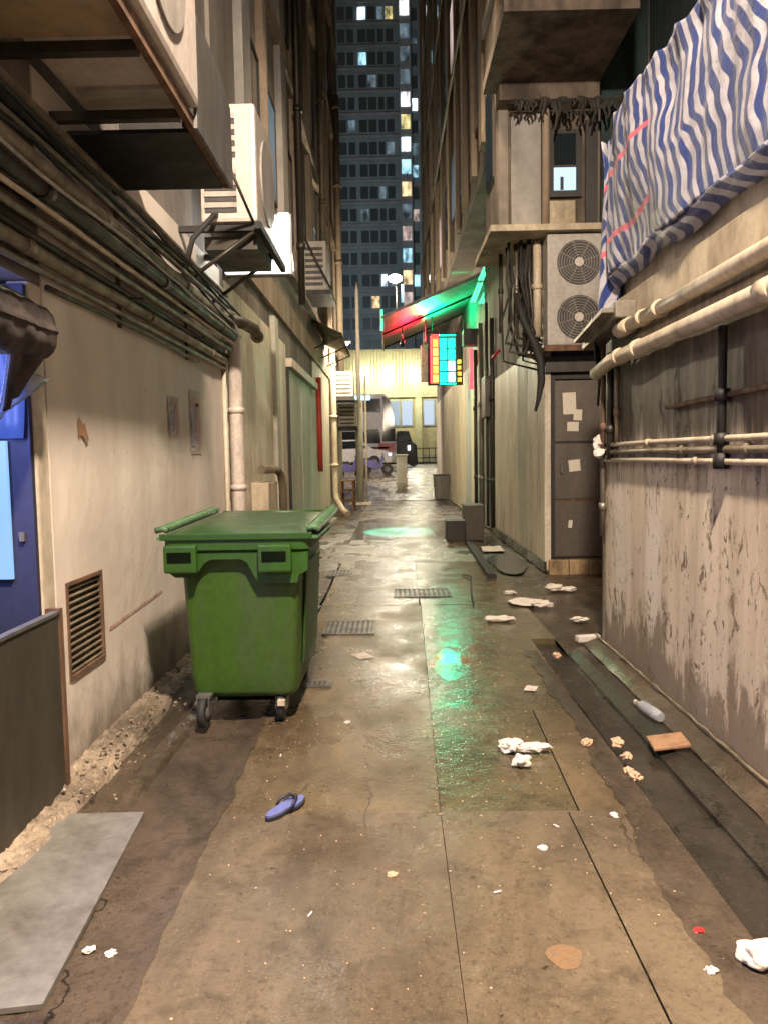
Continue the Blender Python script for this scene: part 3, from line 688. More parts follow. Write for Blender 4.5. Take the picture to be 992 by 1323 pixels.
# small corrugated awning + lamp
ca = thing('corrugated_awning', 'small weathered corrugated awning over the left wall near the lamp', 'awning', (-1.3, 18, 4.1))
mb = MB().grid(4, 60, lambda u, v: (-1.6+.62*u, 16.2+3.6*v, 4.42-.30*u+.02*math.sin(v*120)))
mb.build('corrugated_sheet', 'pipe_brown', ca, solid=.01)
for y in (16.4, 18, 19.6): MB().tube([(-1.6, y, 3.85), (-1.0, y, 4.10)], .015, 6).build('strut', 'pipe_dark', ca)
cage = thing('window_air_conditioner', 'dark caged air conditioner hanging on the left facade over the awning', 'air conditioner', (-1.35, 14.6, 4.5))
MB().box(-1.6, -1.12, 14.3, 15.3, 4.62, 5.50, bev=.02).build('casing', 'ac_grey', cage)
for i in range(7): box('slat', 'ac_dark', cage, -1.54, -1.18, 14.292, 14.299, 4.70+i*.105, 4.755+i*.105)
box('support_frame', 'black_metal', cage, -1.6, -1.02, 14.2, 15.4, 4.52, 4.60)
MB().tube([(-1.6, 14.25, 5.75), (-1.03, 14.25, 4.6)], .018, 6).build('tie_rod', 'pipe_dark', cage)
c2 = thing('air_conditioner', 'small dusty air conditioner low on the left beyond the lamp', 'air conditioner', (-1.3, 22, 3.1))
MB().box(-1.58, -1.02, 21.6, 22.4, 3.25, 3.95, bev=.02).build('casing', 'ac_grey', c2); box('support_frame', 'black_metal', c2, -1.6, -1.0, 21.5, 22.5, 3.14, 3.23)
for i in range(5): box('slat', 'ac_dark', c2, -1.52, -1.08, 21.592, 21.599, 3.32+i*.12, 3.37+i*.12)
c3 = dup(c2, (-1.32, 24.1, 2.35), 'small dusty air conditioner hanging lowest at the left corner of the alley mouth')
cl = thing('corner_light', 'small bright wall lamp under the eaves at the left side of the alley mouth', 'lamp', (-1.1, 20, 4.4))
MB().tube([(-1.58, 20.2, 4.62), (-1.25, 20.2, 4.70), (-1.1, 20.2, 4.60)], .015, 6).build('arm', 'pipe_dark', cl)
box('housing', 'grey_metal', cl, -1.22, -1.0, 20.08, 20.32, 4.53, 4.58)
MB().blob((-1.1, 20.2, 4.49), .05, (1, 1, .7), 2, 0).build('lens', 'far_lamp', cl)
light('corner_lamp_light', 'POINT', (-1.05, 20.2, 4.36), 620, (1, .86, .60), cl, .08)

# wooden frame rack near left foot of alley mouth
rk = thing('wooden_rack', 'small dark wooden rack standing under the far cream drainpipe', 'rack', (-1.3, 23, 0))
for x in (-1.5, -1.15):
    for y in (22.4, 23.3): box('leg', 'rust', rk, x, x+.06, y, y+.06, 0, .85)
for z in (.25, .55, .85): box('shelf', 'rust', rk, -1.52, -1.07, 22.38, 23.38, z+.001, z+.03)

# pole
po = thing('utility_pole', 'pale grey steel pole standing at the alley mouth', 'pole', (-1.01, 25.1, 0))
MB().box(-1.36, -.66, 24.75, 25.45, 0, .09, bev=.01).build('plinth', 'pipe_pink_white', po)
MB().tube([(-1.01, 25.1, .09), (-1.01, 25.1, 3.4)], .13, 16).build('lower_sleeve', 'grey_green_paint', po)
MB().tube([(-1.01, 25.1, 3.4), (-1.01, 25.1, 6.9), (-1.01, 25.1, 7.15)], [.068, .06, .02], 12).build('shaft', 'pipe_pink_white', po)
MB().tube([(-.80, 25.0, .1), (-.80, 25.0, 4.2)], .035, 8).build('cable_guard', 'cream_paint', po)

# ================================================================== RIGHT SIDE
rw = thing('alley_wall', 'stained and peeling cream wall along the near right side', 'wall', (1.9, 2, 0))
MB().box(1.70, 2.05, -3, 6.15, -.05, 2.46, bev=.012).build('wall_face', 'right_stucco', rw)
MB().box(1.66, 2.05, -3, 6.12, 2.462, 2.66, bev=.01).build('cornice', 'ledge_cream', rw)
MB().box(1.72, 2.05, -3, 6.10, 2.662, 2.95, bev=.01).build('parapet', 'ledge_cream', rw)
box('edge_strip', 'pipe_steel', rw, 1.684, 1.699, 6.12, 6.15, .02, 1.5)
rb = thing('set_back_building', 'dark building rising behind the near right wall and the tarp', 'building', (5, 4, 0))
box('facade', 'facade_grey', rb, 3.4, 9, -6, 10.1, 0, 20)
box('netting_sheet', 'dark_green_net', rb, 3.33, 3.38, 5.0, 10.05, 2.5, 20)
# big pipes
def pipe_thing(name, label, pts, r, mat, cat='pipe', group=None, coup=(), n=14):
    t = thing(name, label, cat, pts[0], group); MB().tube(pts, r, n).build('pipe', mat, t)
    for c0, c1, k in coup: MB().tube([c0, c1], r*k, n).build('coupling', mat, t)
    return t
pipe_thing('wall_pipe', 'fat cream pipe, lower of the two big ones on the right wall', [(1.58, -2, 2.215), (1.585, 3.3, 2.215), (1.59, 5.6, 2.21), (1.59, 6.0, 2.16)], .05, 'pipe_cream', group='big pipes on the right wall',
           coup=[((1.588, 4.95, 2.212), (1.588, 5.03, 2.212), 1.2), ((1.588, 5.35, 2.212), (1.588, 5.40, 2.212), 1.2), ((1.584, 3.2, 2.215), (1.584, 3.32, 2.215), 1.16)])
pipe_thing('wall_pipe', 'cream pipe under the cornice, upper of the two big ones on the right wall', [(1.60, -2, 2.40), (1.60, 3.3, 2.40), (1.60, 5.2, 2.395)], .042, 'pipe_cream', group='big pipes on the right wall',
           coup=[((1.60, 4.6, 2.396), (1.60, 4.68, 2.396), 1.25), ((1.60, 4.9, 2.396), (1.60, 4.97, 2.396), 1.25), ((1.60, 5.18, 2.396), (1.60, 5.42, 2.396), 1.3)])
for i, (z, r, lb2, mt) in enumerate(((1.615, .017, 'top', 'pipe_cream'), (1.56, .020, 'middle', 'pipe_brown'), (1.50, .017, 'bottom', 'pipe_cream'))):
    pipe_thing('thin_conduit', f'{lb2} one of three thin conduits at eye level on the right wall', [(1.672, -2, z), (1.672, 1, z+.004), (1.67, 3.4, z-.004), (1.67, 5.0, z), (1.67, 6.02, z-.006)], r, mt, 'conduit', 'thin conduits on the right wall',
               coup=[((1.67, y, z), (1.67, y+.05, z), 1.35) for y in ((2.7, 3.95, 5.0), (3.6, 4.4), (3.2, 4.2))[i]], n=10)
pipe_thing('upright_pipe', 'black upright pipe joining the thin conduits on the right wall', [(1.655, 3.88, 1.46), (1.655, 3.88, 2.17)], .022, 'black_metal', n=10,
           coup=[((1.655, 3.88, 1.46), (1.655, 3.88, 1.54), 1.8), ((1.655, 3.88, 1.80), (1.655, 3.88, 1.86), 1.8), ((1.655, 3.88, 1.58), (1.655, 3.88, 1.64), 1.7)])
ledp = thing('thin_conduit', 'rusty conduit crossing the band of painted shade high on the right wall', 'conduit', (1.67, 3, 1.86))
MB().tube([(1.675, -2, 1.84), (1.675, 2, 1.85), (1.675, 4.7, 1.82)], .014, 8).build('pipe', 'rust', ledp)
# corner clutter
for i, (x, y, z0, z1, r, mt, lb2) in enumerate(((1.66, 6.06, .9, 2.55, .022, 'pipe_steel', 'steel riser at the outer corner of the near right wall'),
        (1.63, 5.95, 1.52, 2.45, .016, 'rust', 'thin rusty riser next to the steel one at the wall corner'), (1.66, 5.86, 1.5, 2.3, .026, 'pipe_dark', 'dark riser behind the corner of the right wall'),
        (1.67, 5.72, 1.62, 2.2, .018, 'pipe_brown', 'brown riser set furthest along the right wall from the corner'))):
    pipe_thing('corner_riser', lb2, [(x, y, z0), (x, y, (z0+z1)/2), (x, y, z1)], r, mt, 'pipe', 'risers at the right wall corner', n=8, coup=[((x, y, z0+.2), (x, y, z0+.26), 1.4)])
jb = thing('junction_box', 'dented grey metal trunking box tilted under the tarp end', 'junction box', (1.6, 5.4, 2.35))
MB().hexa([(1.52, 5.25, 2.46), (1.66, 5.25, 2.46), (1.66, 6.15, 2.36), (1.52, 6.15, 2.36), (1.52, 5.25, 2.57), (1.66, 5.25, 2.57), (1.66, 6.15, 2.45), (1.52, 6.15, 2.45)], bev=.006).build('trunking', 'pipe_steel', jb)
MB().hexa([(1.44, 5.3, 2.50), (1.52, 5.3, 2.50), (1.52, 6.1, 2.41), (1.44, 6.1, 2.41), (1.44, 5.3, 2.53), (1.52, 5.3, 2.53), (1.52, 6.1, 2.43), (1.44, 6.1, 2.43)]).build('cover', 'pipe_steel', jb)
for k in range(5): MB().tube([(1.55+.02*k, 5.9+.05*k, 2.40), (1.57+.02*k, 5.95+.03*k, 2.28), (1.62, 5.98+.02*k, 2.12-.05*k)], .009, 6).build('cable', 'rubber', jb)
tag(MB().blob((1.62, 6.02, 1.62), .07, (.7, .9, 1.1), 2, .5, 3).blob((1.60, 5.96, 1.55), .05, (.8, 1, .8), 2, .5, 5).build('tied_bag', 'tissue'), 'crumpled white bag tied to the risers at the right wall corner', 'bag')

# striped tarp
tp = thing('striped_tarp', 'blue and white striped tarpaulin hung over the near right wall', 'tarpaulin', (1.6, 3.6, 2.8))
def tarp_fn(u, v):
    y = .2 + 5.62*u
    z = 2.84 + 1.03*v
    fold = .014*math.sin(y*17 + 2.2*math.sin(v*3.1) + 2*noise.noise(Vector((y, v, 5)))) * (.35+.65*v) + .004*math.sin(y*41+3*v) + .09*noise.noise(Vector((y*1.1, v*1.6, 1.3))) + .018*noise.noise(Vector((y*4, v*3.5, 4)))
    bell = .12*math.sin(math.pi*min(1, v*1.15))
    x = 1.60 - bell*.4 + fold
    ztop = .03*abs(math.sin(y*11.5))*v**6
    if u > .965: x += (u-.965)/.035*.10
    return (x, y, z - ztop + .05*noise.noise(Vector((y*2.2, 3, 1)))*(1-v))
mb = MB(); mb.grid(300, 44, tarp_fn, uv=lambda a, b: (.2+5.62*a, b*1.05)); mb.build('curtain', 'striped_tarp', tp, solid=.004)
def hem_fn(u, v):
    y = .2 + 5.5*u
    return (1.60+.075*v + .012*noise.noise(Vector((y*4, v*2, 8))), y, 2.845 - .085*v - .02*math.sin(math.pi*v) + .05*noise.noise(Vector((y*2.2, 3, 1))))
mb = MB(); mb.grid(220, 8, hem_fn, uv=lambda a, b: ((.2+5.5*a)*.55, -b*.14)); mb.build('hem_flap', 'striped_tarp', tp, solid=.004)
def end_fn(u, v):
    z = 3.83 - 1.42*v
    x = 1.58 + .26*u*(1-.35*max(0, v-.6)) + .03*math.sin(u*14+v*5)
    return (x, 5.83 + .06*math.sin(u*11 + 2*v) + .05*noise.noise(Vector((u*3, v*4, 2))) - .12*v*v, z + .05*math.sin(u*7)*v)
mb = MB(); mb.grid(30, 60, end_fn, uv=lambda a, b: (5.82+.45*a, 1-b*1.3)); mb.build('end_flap', 'striped_tarp', tp, solid=.004)
MB().tube([(1.69, 0.2, 3.84), (1.69, 5.85, 3.86)], .02, 8).build('support_rail', 'pipe_dark', tp)
for y in (.6, 2.4, 4.1, 5.8): box('post', 'rust', tp, 1.74, 1.78, y, y+.04, 2.952, 3.86)

# recess behind: metal door
sw = thing('old_building', 'weathered building along the far right side of the alley', 'building', (5, 20, 0))
box('front_wall', 'soot_brown', sw, 2.05, 9, 10.15, 10.5, 0, 4.35)
box('facade', 'facade_brown', sw, 2.062, 9, 10.502, 34, 0, 27)
# pier left of the door
MB().box(1.995, 2.08, 10.05, 10.50, .02, 3.3, bev=.01).build('door_pier', 'cream_paint', sw)
for y0, y1, mt, z1 in ((10.51, 11.4, 'cream_paint', 3.05), (11.42, 12.3, 'grey_green_paint', 3.05), (12.32, 13.9, 'cream_paint', 3.0), (13.92, 15.0, 'cream_paint', 3.0), (15.9, 16.6, 'facade_grey', 3.1), (17.4, 18.0, 'pale_blue_paint', 3.6),
        (18.3, 19.4, 'cream_yellow', 3.8), (19.42, 20.8, 'pale_blue_paint', 3.8), (20.84, 22.6, 'cream_yellow', 3.8), (22.62, 24.6, 'cream_yellow', 3.8), (24.7, 26.4, 'cream_paint', 3.8), (26.5, 29, 'cream_yellow', 3.8), (29.1, 31, 'paper_faded', 3.8), (31.1, 33.9, 'cream_paint', 3.8)):
    panel('wall_panel', mt, sw, 1, 2.062, y0, y1, .02, z1, .045)
box('plinth', 'mud', sw, 1.985, 2.02, 10.05, 15.0, .001, .14)
# overhanging bay
box('bay', 'soot_brown', sw, 1.42, 2.72, 10.2, 11.3, 4.36, 27)
box('upper_storeys', 'facade_brown', sw, 1.52, 2.5, 11.302, 34, 6.0, 27)
box('bay_ledge', 'ledge_cream', sw, 1.26, 2.9, 9.62, 11.4, 4.28, 4.355)
box('balcony_slab', 'soot_brown', sw, 1.25, 2.66, 8.35, 10.19, 6.15, 6.30)
box('balcony_rail_wall', 'soot_brown', sw, 1.25, 2.66, 8.35, 8.45, 6.302, 7.3)
box('slab_beam', 'soot_brown', sw, 1.42, 2.66, 9.9, 10.19, 5.95, 6.148)
for x0, x1, z0, z1, mt in ((1.44, 1.56, 4.36, 6.1, 'facade_brown'), (1.60, 1.98, 4.4, 5.9, 'facade_grey'), (2.09, 2.42, 4.40, 4.80, 'ledge_cream')):
    box('facade_panel', mt, sw, x0, x1, 10.165, 10.199, z0, z1)
wn = box('window', 'door_black', sw, 2.07, 2.50, 10.14, 10.199, 4.84, 5.68)
box('pane', 'window_blue', wn, 2.14, 2.42, 10.125, 10.139, 4.92, 5.20)
box('blind', 'door_black', wn, 2.22, 2.26, 10.112, 10.124, 4.92, 5.08)
box('pane', 'dark_glass', wn, 2.14, 2.42, 10.125, 10.139, 5.24, 5.62)
box('netting_sheet', 'dark_green_net', rb, 2.74, 3.33, 10.12, 10.14, 4.36, 20)
box('dark_window', 'door_black', sw, 2.55, 2.70, 10.15, 10.199, 4.42, 5.8)
# alley side of bay: mouldings and windows
for y in (10.4,): 
    for z in (5.2, 8.2, 11.2):
        wn = box('window', 'pipe_dark', sw, 1.395, 1.419, y, y+.7, z, z+1.3); box('pane', 'dark_glass', wn, 1.385, 1.394, y+.05, y+.65, z+.05, z+1.25)
for z in (7.4, 10.4, 13.4, 16.4): box('string_course', 'facade_grey', sw, 1.36, 1.419, 10.2, 11.3, z, z+.14)
for y, w_ in ((11.8, .4), (13.2, .3), (14.6, .5), (16.2, .3), (18, .6), (20.5, .4), (23, .7), (26, .5), (29, .7), (32, .6)): box('pilaster', 'facade_tan', sw, 1.42, 1.519, y, y+w_, 6.2, 27)
rw_ = random.Random(9)
for fl in range(5):
    for y in (12.3, 15.2, 17, 19.2, 21.4, 24.2, 27, 30.2):
        z = 6.8 + fl*3.2; wn = box('window', 'pipe_dark', sw, 1.48, 1.519, y, y+.9, z, z+1.4)
        q = rw_.random(); box('pane', 'lit_pink' if q < .12 else 'lit_dim_blue' if q < .22 else 'dark_glass', wn, 1.468, 1.479, y+.06, y+.84, z+.06, z+1.34)
for z in (9.4, 12.6, 15.8): box('string_course', 'facade_grey', sw, 1.39, 1.419, 11.5, 34, z, z+.15)

dr = thing('metal_door', 'dark brown three panel metal door in the recess on the right', 'door', (2.5, 10.1, .17))
for z0, z1 in ((.20, .93), (.96, 1.68), (1.71, 2.50)): MB().box(2.13, 3.0, 10.06, 10.10, z0, z1, bev=.006).build('panel', 'door_metal', dr)
F_ = MB(); F_.box(2.082, 2.125, 10.02, 10.149, .18, 2.56); F_.box(2.126, 3.1, 10.02, 10.149, 2.51, 2.56); F_.box(2.126, 3.1, 10.08, 10.12, .17, .20); F_.build('frame', 'door_black', dr)
box('cross_rail', 'rust', dr, 2.13, 3.0, 10.055, 10.11, .934, .956); box('cross_rail', 'door_black', dr, 2.13, 3.0, 10.055, 10.11, 1.684, 1.706)
box('handle', 'grey_metal', dr, 2.20, 2.225, 10.02, 10.058, 1.30, 1.40)
for i, (x, z, w_, h_, lb2) in enumerate(((2.24, 2.06, .17, .28, 'largest paper notice, high on the metal door'), (2.37, 1.98, .11, .14, 'small notice to the right of the large one on the door'), (2.29, 1.84, .15, .12, 'square notice under the large one on the door'), (2.32, 1.32, .15, .15, 'white slip at mid height on the metal door'), (2.30, .58, .05, .10, 'tiny torn slip low on the metal door'))):
    o = MB().grid(3, 3, lambda u, v: (x+w_*u, 10.054-.003*math.sin(3*u+i), z+h_*v)).build('paper_notice', 'paper'); o.rotation_euler = (0, R((-2, 3, 1, -6, 8)[i]), 0); tag(o, lb2, 'notice', 'papers stuck on the metal door')
o = thing('door_step', 'worn yellowish stone step under the metal door', 'step', (2.5, 10, 0))
for i in range(5): MB().box(2.04+i*.26, 2.04+i*.26+.25, 9.96, 10.149, -.03, .165, bev=.01).build('stone', 'step_stone', o)
lt = thing('lintel_ledge', 'dark ledge over the metal door', 'ledge', (2.5, 9.9, 2.6))
box('ledge', 'pipe_dark', lt, 2.0, 3.2, 9.98, 10.149, 2.6, 2.80)
# two fan AC
a3 = thing('air_conditioner', 'tall grey air conditioner with two round fans above the metal door', 'air conditioner', (2.35, 9.9, 2.86))
MB().box(1.97, 2.86, 9.72, 10.08, 2.90, 4.26, bev=.02).build('casing', 'ac_grey', a3)
for z in (3.24, 3.91):
    cx = 2.36; rg = MB().tube([(cx, 9.717, z), (cx, 9.705, z)], .27, 36).build('fan', 'ac_dark', a3)
    for q in range(7):
        rr = .055 + q*.033; pts = [(cx+rr*math.cos(a*math.pi/14), 9.698, z+rr*math.sin(a*math.pi/14)) for a in range(29)]
        MB().tube(pts, .0032, 5, cap=False).build('guard_ring', 'ac_grey', rg)
    MB().tube([(cx, 9.70, z), (cx, 9.69, z)], .055, 16).build('hub', 'ac_white', rg)
    for a in range(4):
        an = a*math.pi/4+.3; MB().tube([(cx-.27*math.cos(an), 9.70, z-.27*math.sin(an)), (cx+.27*math.cos(an), 9.70, z+.27*math.sin(an))], .003, 5).build('spoke', 'ac_grey', rg)
bk2 = thing('wall_bracket', 'rusty shelf bracket under the two fan air conditioner', 'bracket', (2.35, 9.9, 2.8))
B = MB(); B.box(1.93, 2.95, 9.70, 9.74, 2.83, 2.895); B.box(1.95, 1.99, 9.742, 10.14, 2.83, 2.89); B.box(2.85, 2.89, 9.742, 10.14, 2.83, 2.89); B.build('rail', 'rust', bk2)
# pipes left of AC
pl = [((1.90, 10.02, 3.05), (1.90, 10.02, 4.25), .055, 'pipe_cream', 'cream downpipe between the cables and the two fan air conditioner'),
      ((2.02, 10.05, 4.37), (2.02, 10.05, 9), .05, 'facade_tan', 'brown pipe climbing the front of the overhanging bay'),
      ((1.76, 10.12, 2.9), (1.76, 10.12, 4.25), .03, 'pipe_dark', 'dark pipe in the gap under the overhanging bay'),
      ((1.66, 10.16, 3.1), (1.66, 10.16, 4.25), .02, 'pipe_steel', 'thin steel pipe in the gap under the overhanging bay'),
      ((1.52, 10.6, 3.2), (1.52, 10.6, 4.25), .028, 'pipe_dark', 'leftmost dark pipe dropping from the overhanging bay')]
for a, b, r, mt, lb2 in pl:
    mid = tuple((a[i]+b[i])/2 for i in range(3)); pipe_thing('downpipe', lb2, [a, mid, b], r, mt, 'downpipe', n=10, coup=[(mid, (mid[0], mid[1], mid[2]+.06), 1.35)])
hs = thing('drain_hose', 'black hose drooping past the corner of the recess', 'hose', (1.85, 10, 2.8))
MB().tube([(1.62, 10.0, 3.6), (1.72, 9.98, 3.25), (1.84, 9.97, 3.0), (1.93, 9.96, 2.75), (1.94, 9.95, 2.5), (1.90, 9.95, 2.25), (1.86, 9.95, 2.10)], [.035, .045, .05, .055, .05, .03, .018], 10).build('hose', 'rubber', hs)
# sagging bundles of cables and gunk
cb = thing('cable_bundle', 'tangled dark cables sagging under the overhanging bay', 'cables', (1.7, 10.1, 2.9))
rc = random.Random(3)
for k in range(26):
    x = 1.55 + rc.random()*.42; y = 9.98 + rc.random()*.4; z = 2.75+rc.random()*.4
    pts = [(x, y, 4.27), (x+rc.uniform(-.08, .08), y-.03, 3.8), (x+rc.uniform(-.12, .12), y-.05, 3.3), (x+rc.uniform(-.1, .2), y+.02, z), (1.99, 10.02+.4*rc.random(), z-.1)]
    MB().tube(pts, rc.uniform(.008, .02), 6).build('cable', rc.choice(['rubber', 'pipe_dark', 'netting']), cb)
gk = thing('torn_netting', 'torn dark netting hanging in rags from the balcony slab', 'netting', (2.1, 10, 5.7))
mb = MB()
for k in range(40):
    x = 1.55 + k*.036; h = .05 + .5*abs(noise.noise(Vector((k*.23, 1, 2))))**1.3 + .08*rc.random()
    mb.grid(2, 5, lambda u, v: (x+.05*u*(1-.6*v)+.01*math.sin(v*9+k), 9.86+.05*math.sin(k+v*4), 5.94-h*v))
mb.build('rags', 'netting', gk, solid=.004)

# canopy with coloured reflections
cn = thing('sloping_canopy', 'sloping sheet canopy over the alley glowing red and green from below', 'canopy', (1, 19, 4.6))
for (ya, yb) in ((17.0, 19.25), (19.35, 21.7)):
    mb = MB(); mb.hexa([(-.14, ya, 4.60), (2.06, ya, 5.50), (2.06, yb, 5.50), (-.14, yb, 4.60), (-.14, ya, 4.63), (2.06, ya, 5.53), (2.06, yb, 5.53), (-.14, yb, 4.63)])
    mb.build('roof_sheet', 'canopy_sheet', cn)
for y in (16.98, 19.3, 21.7): MB().hexa([(-.15, y-.02, 4.55), (2.06, y-.02, 5.45), (2.06, y+.02, 5.45), (-.15, y+.02, 4.55), (-.15, y-.02, 4.598), (2.06, y-.02, 5.498), (2.06, y+.02, 5.498), (-.15, y+.02, 4.598)]).build('rafter', 'pipe_dark', cn)
MB().box(-.17, -.142, 16.96, 21.72, 4.50, 4.64).build('edge_beam', 'pipe_steel', cn)
MB().tube([(-.15, 17.0, 4.3), (-.15, 17.0, 4.75)], .03, 8).build('hook', 'tube_green', cn)
# fluorescent fittings lit green at the canopy root
for i, (x, y, z, L) in enumerate(((1.92, 16.6, 5.25, .55), (1.78, 16.9, 4.85, .6), (1.95, 16.8, 4.8, .5))):
    t = thing('fluorescent_fitting', ('upper', 'lower left', 'lower right')[i]+' green tinted strip light fitting at the root of the sloping canopy', 'light fitting', (x, y, z), 'green strip fittings')
    for k in (0, 1): MB().tube([(x+.07*k, y, z), (x+.07*k+.19, y+.2, z+L*.75)], .024, 8).build('tube', 'tube_green', t)
    MB().tube([(x+.05, y+.04, z-.01), (x+.24, y+.24, z+L*.75)], .035, 6).build('back_plate', 'pale_blue_paint', t)
bx = thing('black_speaker_box', 'black box hanging between the neon sign and the right wall', 'box', (1.85, 18, 4.1))
MB().box(1.70, 2.04, 17.8, 18.2, 4.08, 4.44, bev=.01).build('casing', 'black_metal', bx)

pj = thing('added_projector', 'added black projector under the canopy throwing a cyan disc on the floor', 'projector', (.35, 19.1, 4.4))  # added source for the cyan disc, whose real origin is unknown
MB().tube([(.33, 19.15, 4.40), (.32, 19.06, 4.27)], .055, 14).build('barrel', 'black_metal', pj)
MB().tube([(.33, 19.15, 4.40), (.33, 19.15, 4.78)], .012, 6).build('bracket', 'pipe_dark', pj)
light('cyan_spot', 'SPOT', (.318, 19.03, 4.22), 16000, (.07, .85, .80), pj, .012, aim((.318, 19.03, 4.22), (.14, 15.95, 0)), spot=R(16.2), blend=.12)
# neon LED sign ------------------------------------------------------------
sg = thing('neon_sign', 'glowing LED shop sign with orange and cyan columns of letter cells', 'sign', (1.5, 19.85, 3.4))
box('backing', 'black_metal', sg, .98, 1.87, 19.90, 20.0, 3.36, 4.66)
FRONT = 19.86
def cell(x0, x1, z0, z1, mat, n=3, seed=0):
    r = random.Random(seed); mb = MB()
    mb.box(x0+.018, x1-.018, FRONT, FRONT+.015, z0+.02, z1-.02)
    return mb.build('lit_cell', mat, sg)
def strokes(x0, x1, z0, z1, mat, seed):
    """unreadable letter: a few crossing bars, as the blurred LED glyphs read"""
    r = random.Random(seed); mb = MB(); w = x1-x0; h = z1-z0; t = .028
    t = .014
    for k, f in enumerate((.18, .40, .60, .82)):
        a, b = r.choice((.0, .15, .4)), r.choice((1, .85, .6))
        mb.box(x0+.02+(w-.04)*a*.6, x0+.02+(w-.04)*b, FRONT-.012, FRONT-.002, z0+h*f-t/2, z0+h*f+t/2)
    for f in r.sample((.22, .40, .58, .76), 2):
        mb.box(x0+w*f-t/2, x0+w*f+t/2, FRONT-.016, FRONT-.0125, z0+h*r.choice((.12, .3)), z0+h*r.choice((.9, .7)))
    return mb.build('letter', mat, sg)
box('glow_panel', 'neon_deep_cyan', sg, 1.255, 1.70, FRONT+.016, FRONT+.03, 3.40, 4.60)
box('glow_panel', 'neon_deep_red', sg, 1.05, 1.254, FRONT+.016, FRONT+.03, 3.40, 4.60)
for i in range(5):
    z0 = 3.42 + i*.225
    cell(1.10, 1.25, z0, z0+.215, ('neon_yellow', 'neon_orange', 'neon_yellow', 'neon_yellow', 'neon_orange')[i]); strokes(1.10, 1.25, z0, z0+.215, 'neon_deep_red', i)
for c in range(2):
    for i in range(4):
        z0 = 3.42 + i*.285; x0 = 1.275 + c*.21
        cell(x0, x0+.20, z0, z0+.275, 'neon_white' if (c, i) in ((1, 0), (1, 1)) else 'neon_cyan'); strokes(x0, x0+.20, z0, z0+.275, 'neon_deep_cyan', 10+c*5+i)
for i in range(4): 
    z0 = 3.42 + i*.15; cell(1.72, 1.84, z0, z0+.14, 'neon_orange'); strokes(1.72, 1.84, z0, z0+.14, 'neon_deep_red', 30+i)
d = MB()
for i in range(24): d.box(1.045, 1.075, FRONT-.01, FRONT+.01, 3.42+i*.05, 3.445+i*.05)
for i in range(10): d.box(1.08+i*.02, 1.092+i*.02, FRONT-.01, FRONT+.01, 4.615, 4.64)
d.build('red_dot_border', 'neon_red', sg)
d = MB()
for i in range(18): d.box(1.28+i*.0235, 1.292+i*.0235, FRONT-.01, FRONT+.01, 4.60, 4.63); d.box(1.28+i*.0235, 1.292+i*.0235, FRONT-.01, FRONT+.01, 3.375, 3.40)
d.build('cyan_dot_border', 'neon_cyan', sg)
MB().box(.80, 1.03, 19.95, 20.02, 3.45, 4.4, bev=.02).build('side_board', 'paper_faded', sg)
for x in (1.1, 1.9): MB().tube([(x, 19.95, 4.66), (x, 19.95, 5.1)], .015, 6).build('hanger', 'black_metal', sg)
# light thrown by the two halves of the sign
light('sign_green_up', 'AREA', (1.22, 19.5, 4.62), 120, (.0, 1.0, .34), sg, .4, aim((1.22, 19.5, 4.62), (1.22, 19.3, 5.6)), .35)
box('light_divider', 'black_metal', sg, .90, .915, 19.1, 19.9, 4.4, 4.93)  # added board that keeps the red and green light apart
light('sign_red_up', 'AREA', (.72, 19.5, 4.42), 85, (1.0, .01, .04), sg, .3, aim((.72, 19.5, 4.42), (.62, 19.3, 5.2)), .3)
light('sign_green_front', 'AREA', (1.4, 19.75, 4.0), 17, (.04, 1.0, .48), sg, .42, aim((1.4, 19.75, 4.0), (1.1, 14.0, 0)), .7)
tag(MB().tube([(1.92, 18.3, 3.1), (1.92, 18.3, 4.05)], .045, 8).build('red_light_tube', 'tube_red'), 'glowing red upright tube on the right wall below the black box', 'light tube')
o = tag(MB().tube([(1.93, 14.6, 3.36), (2.05, 14.5, 3.50)], .03, 8).build('red_marker', 'red_plastic'), 'short red slanting tube fixed on the right wall corner', 'light tube')
for i, (x, y, z0, z1, r, mt, lb2) in enumerate(((2.0, 15.2, .1, 4.2, .045, 'pipe_dark', 'thick dark riser just past the cream panels on the right'), (1.96, 15.7, .1, 4.6, .03, 'pipe_dark', 'thin dark riser behind the thick one on the right'),
        (1.98, 16.9, .1, 4.4, .05, 'pipe_steel', 'steel riser on the right wall near the black box'), (1.98, 17.2, .2, 4.2, .035, 'grey_green_paint', 'green tinted riser beside the steel one on the right'), (2.0, 18.15, .1, 4.0, .05, 'pipe_dark', 'dark riser below the black box on the right'))):
    pipe_thing('wall_riser', lb2, [(x, y, z0), (x, y, 2), (x, y, z1)], r, mt, 'pipe', 'risers on the far right wall', n=10, coup=[((x, y, 1.0), (x, y, 1.1), 1.35), ((x, y, 2.6), (x, y, 2.7), 1.35)])
ub = thing('meter_cabinet', 'rusty dark cabinet hung among risers on the right wall', 'cabinet', (1.95, 15.4, 1.2))
MB().box(1.86, 2.01, 15.2, 15.8, 2.3, 3.1, bev=.01).build('cabinet', 'pipe_dark', ub)
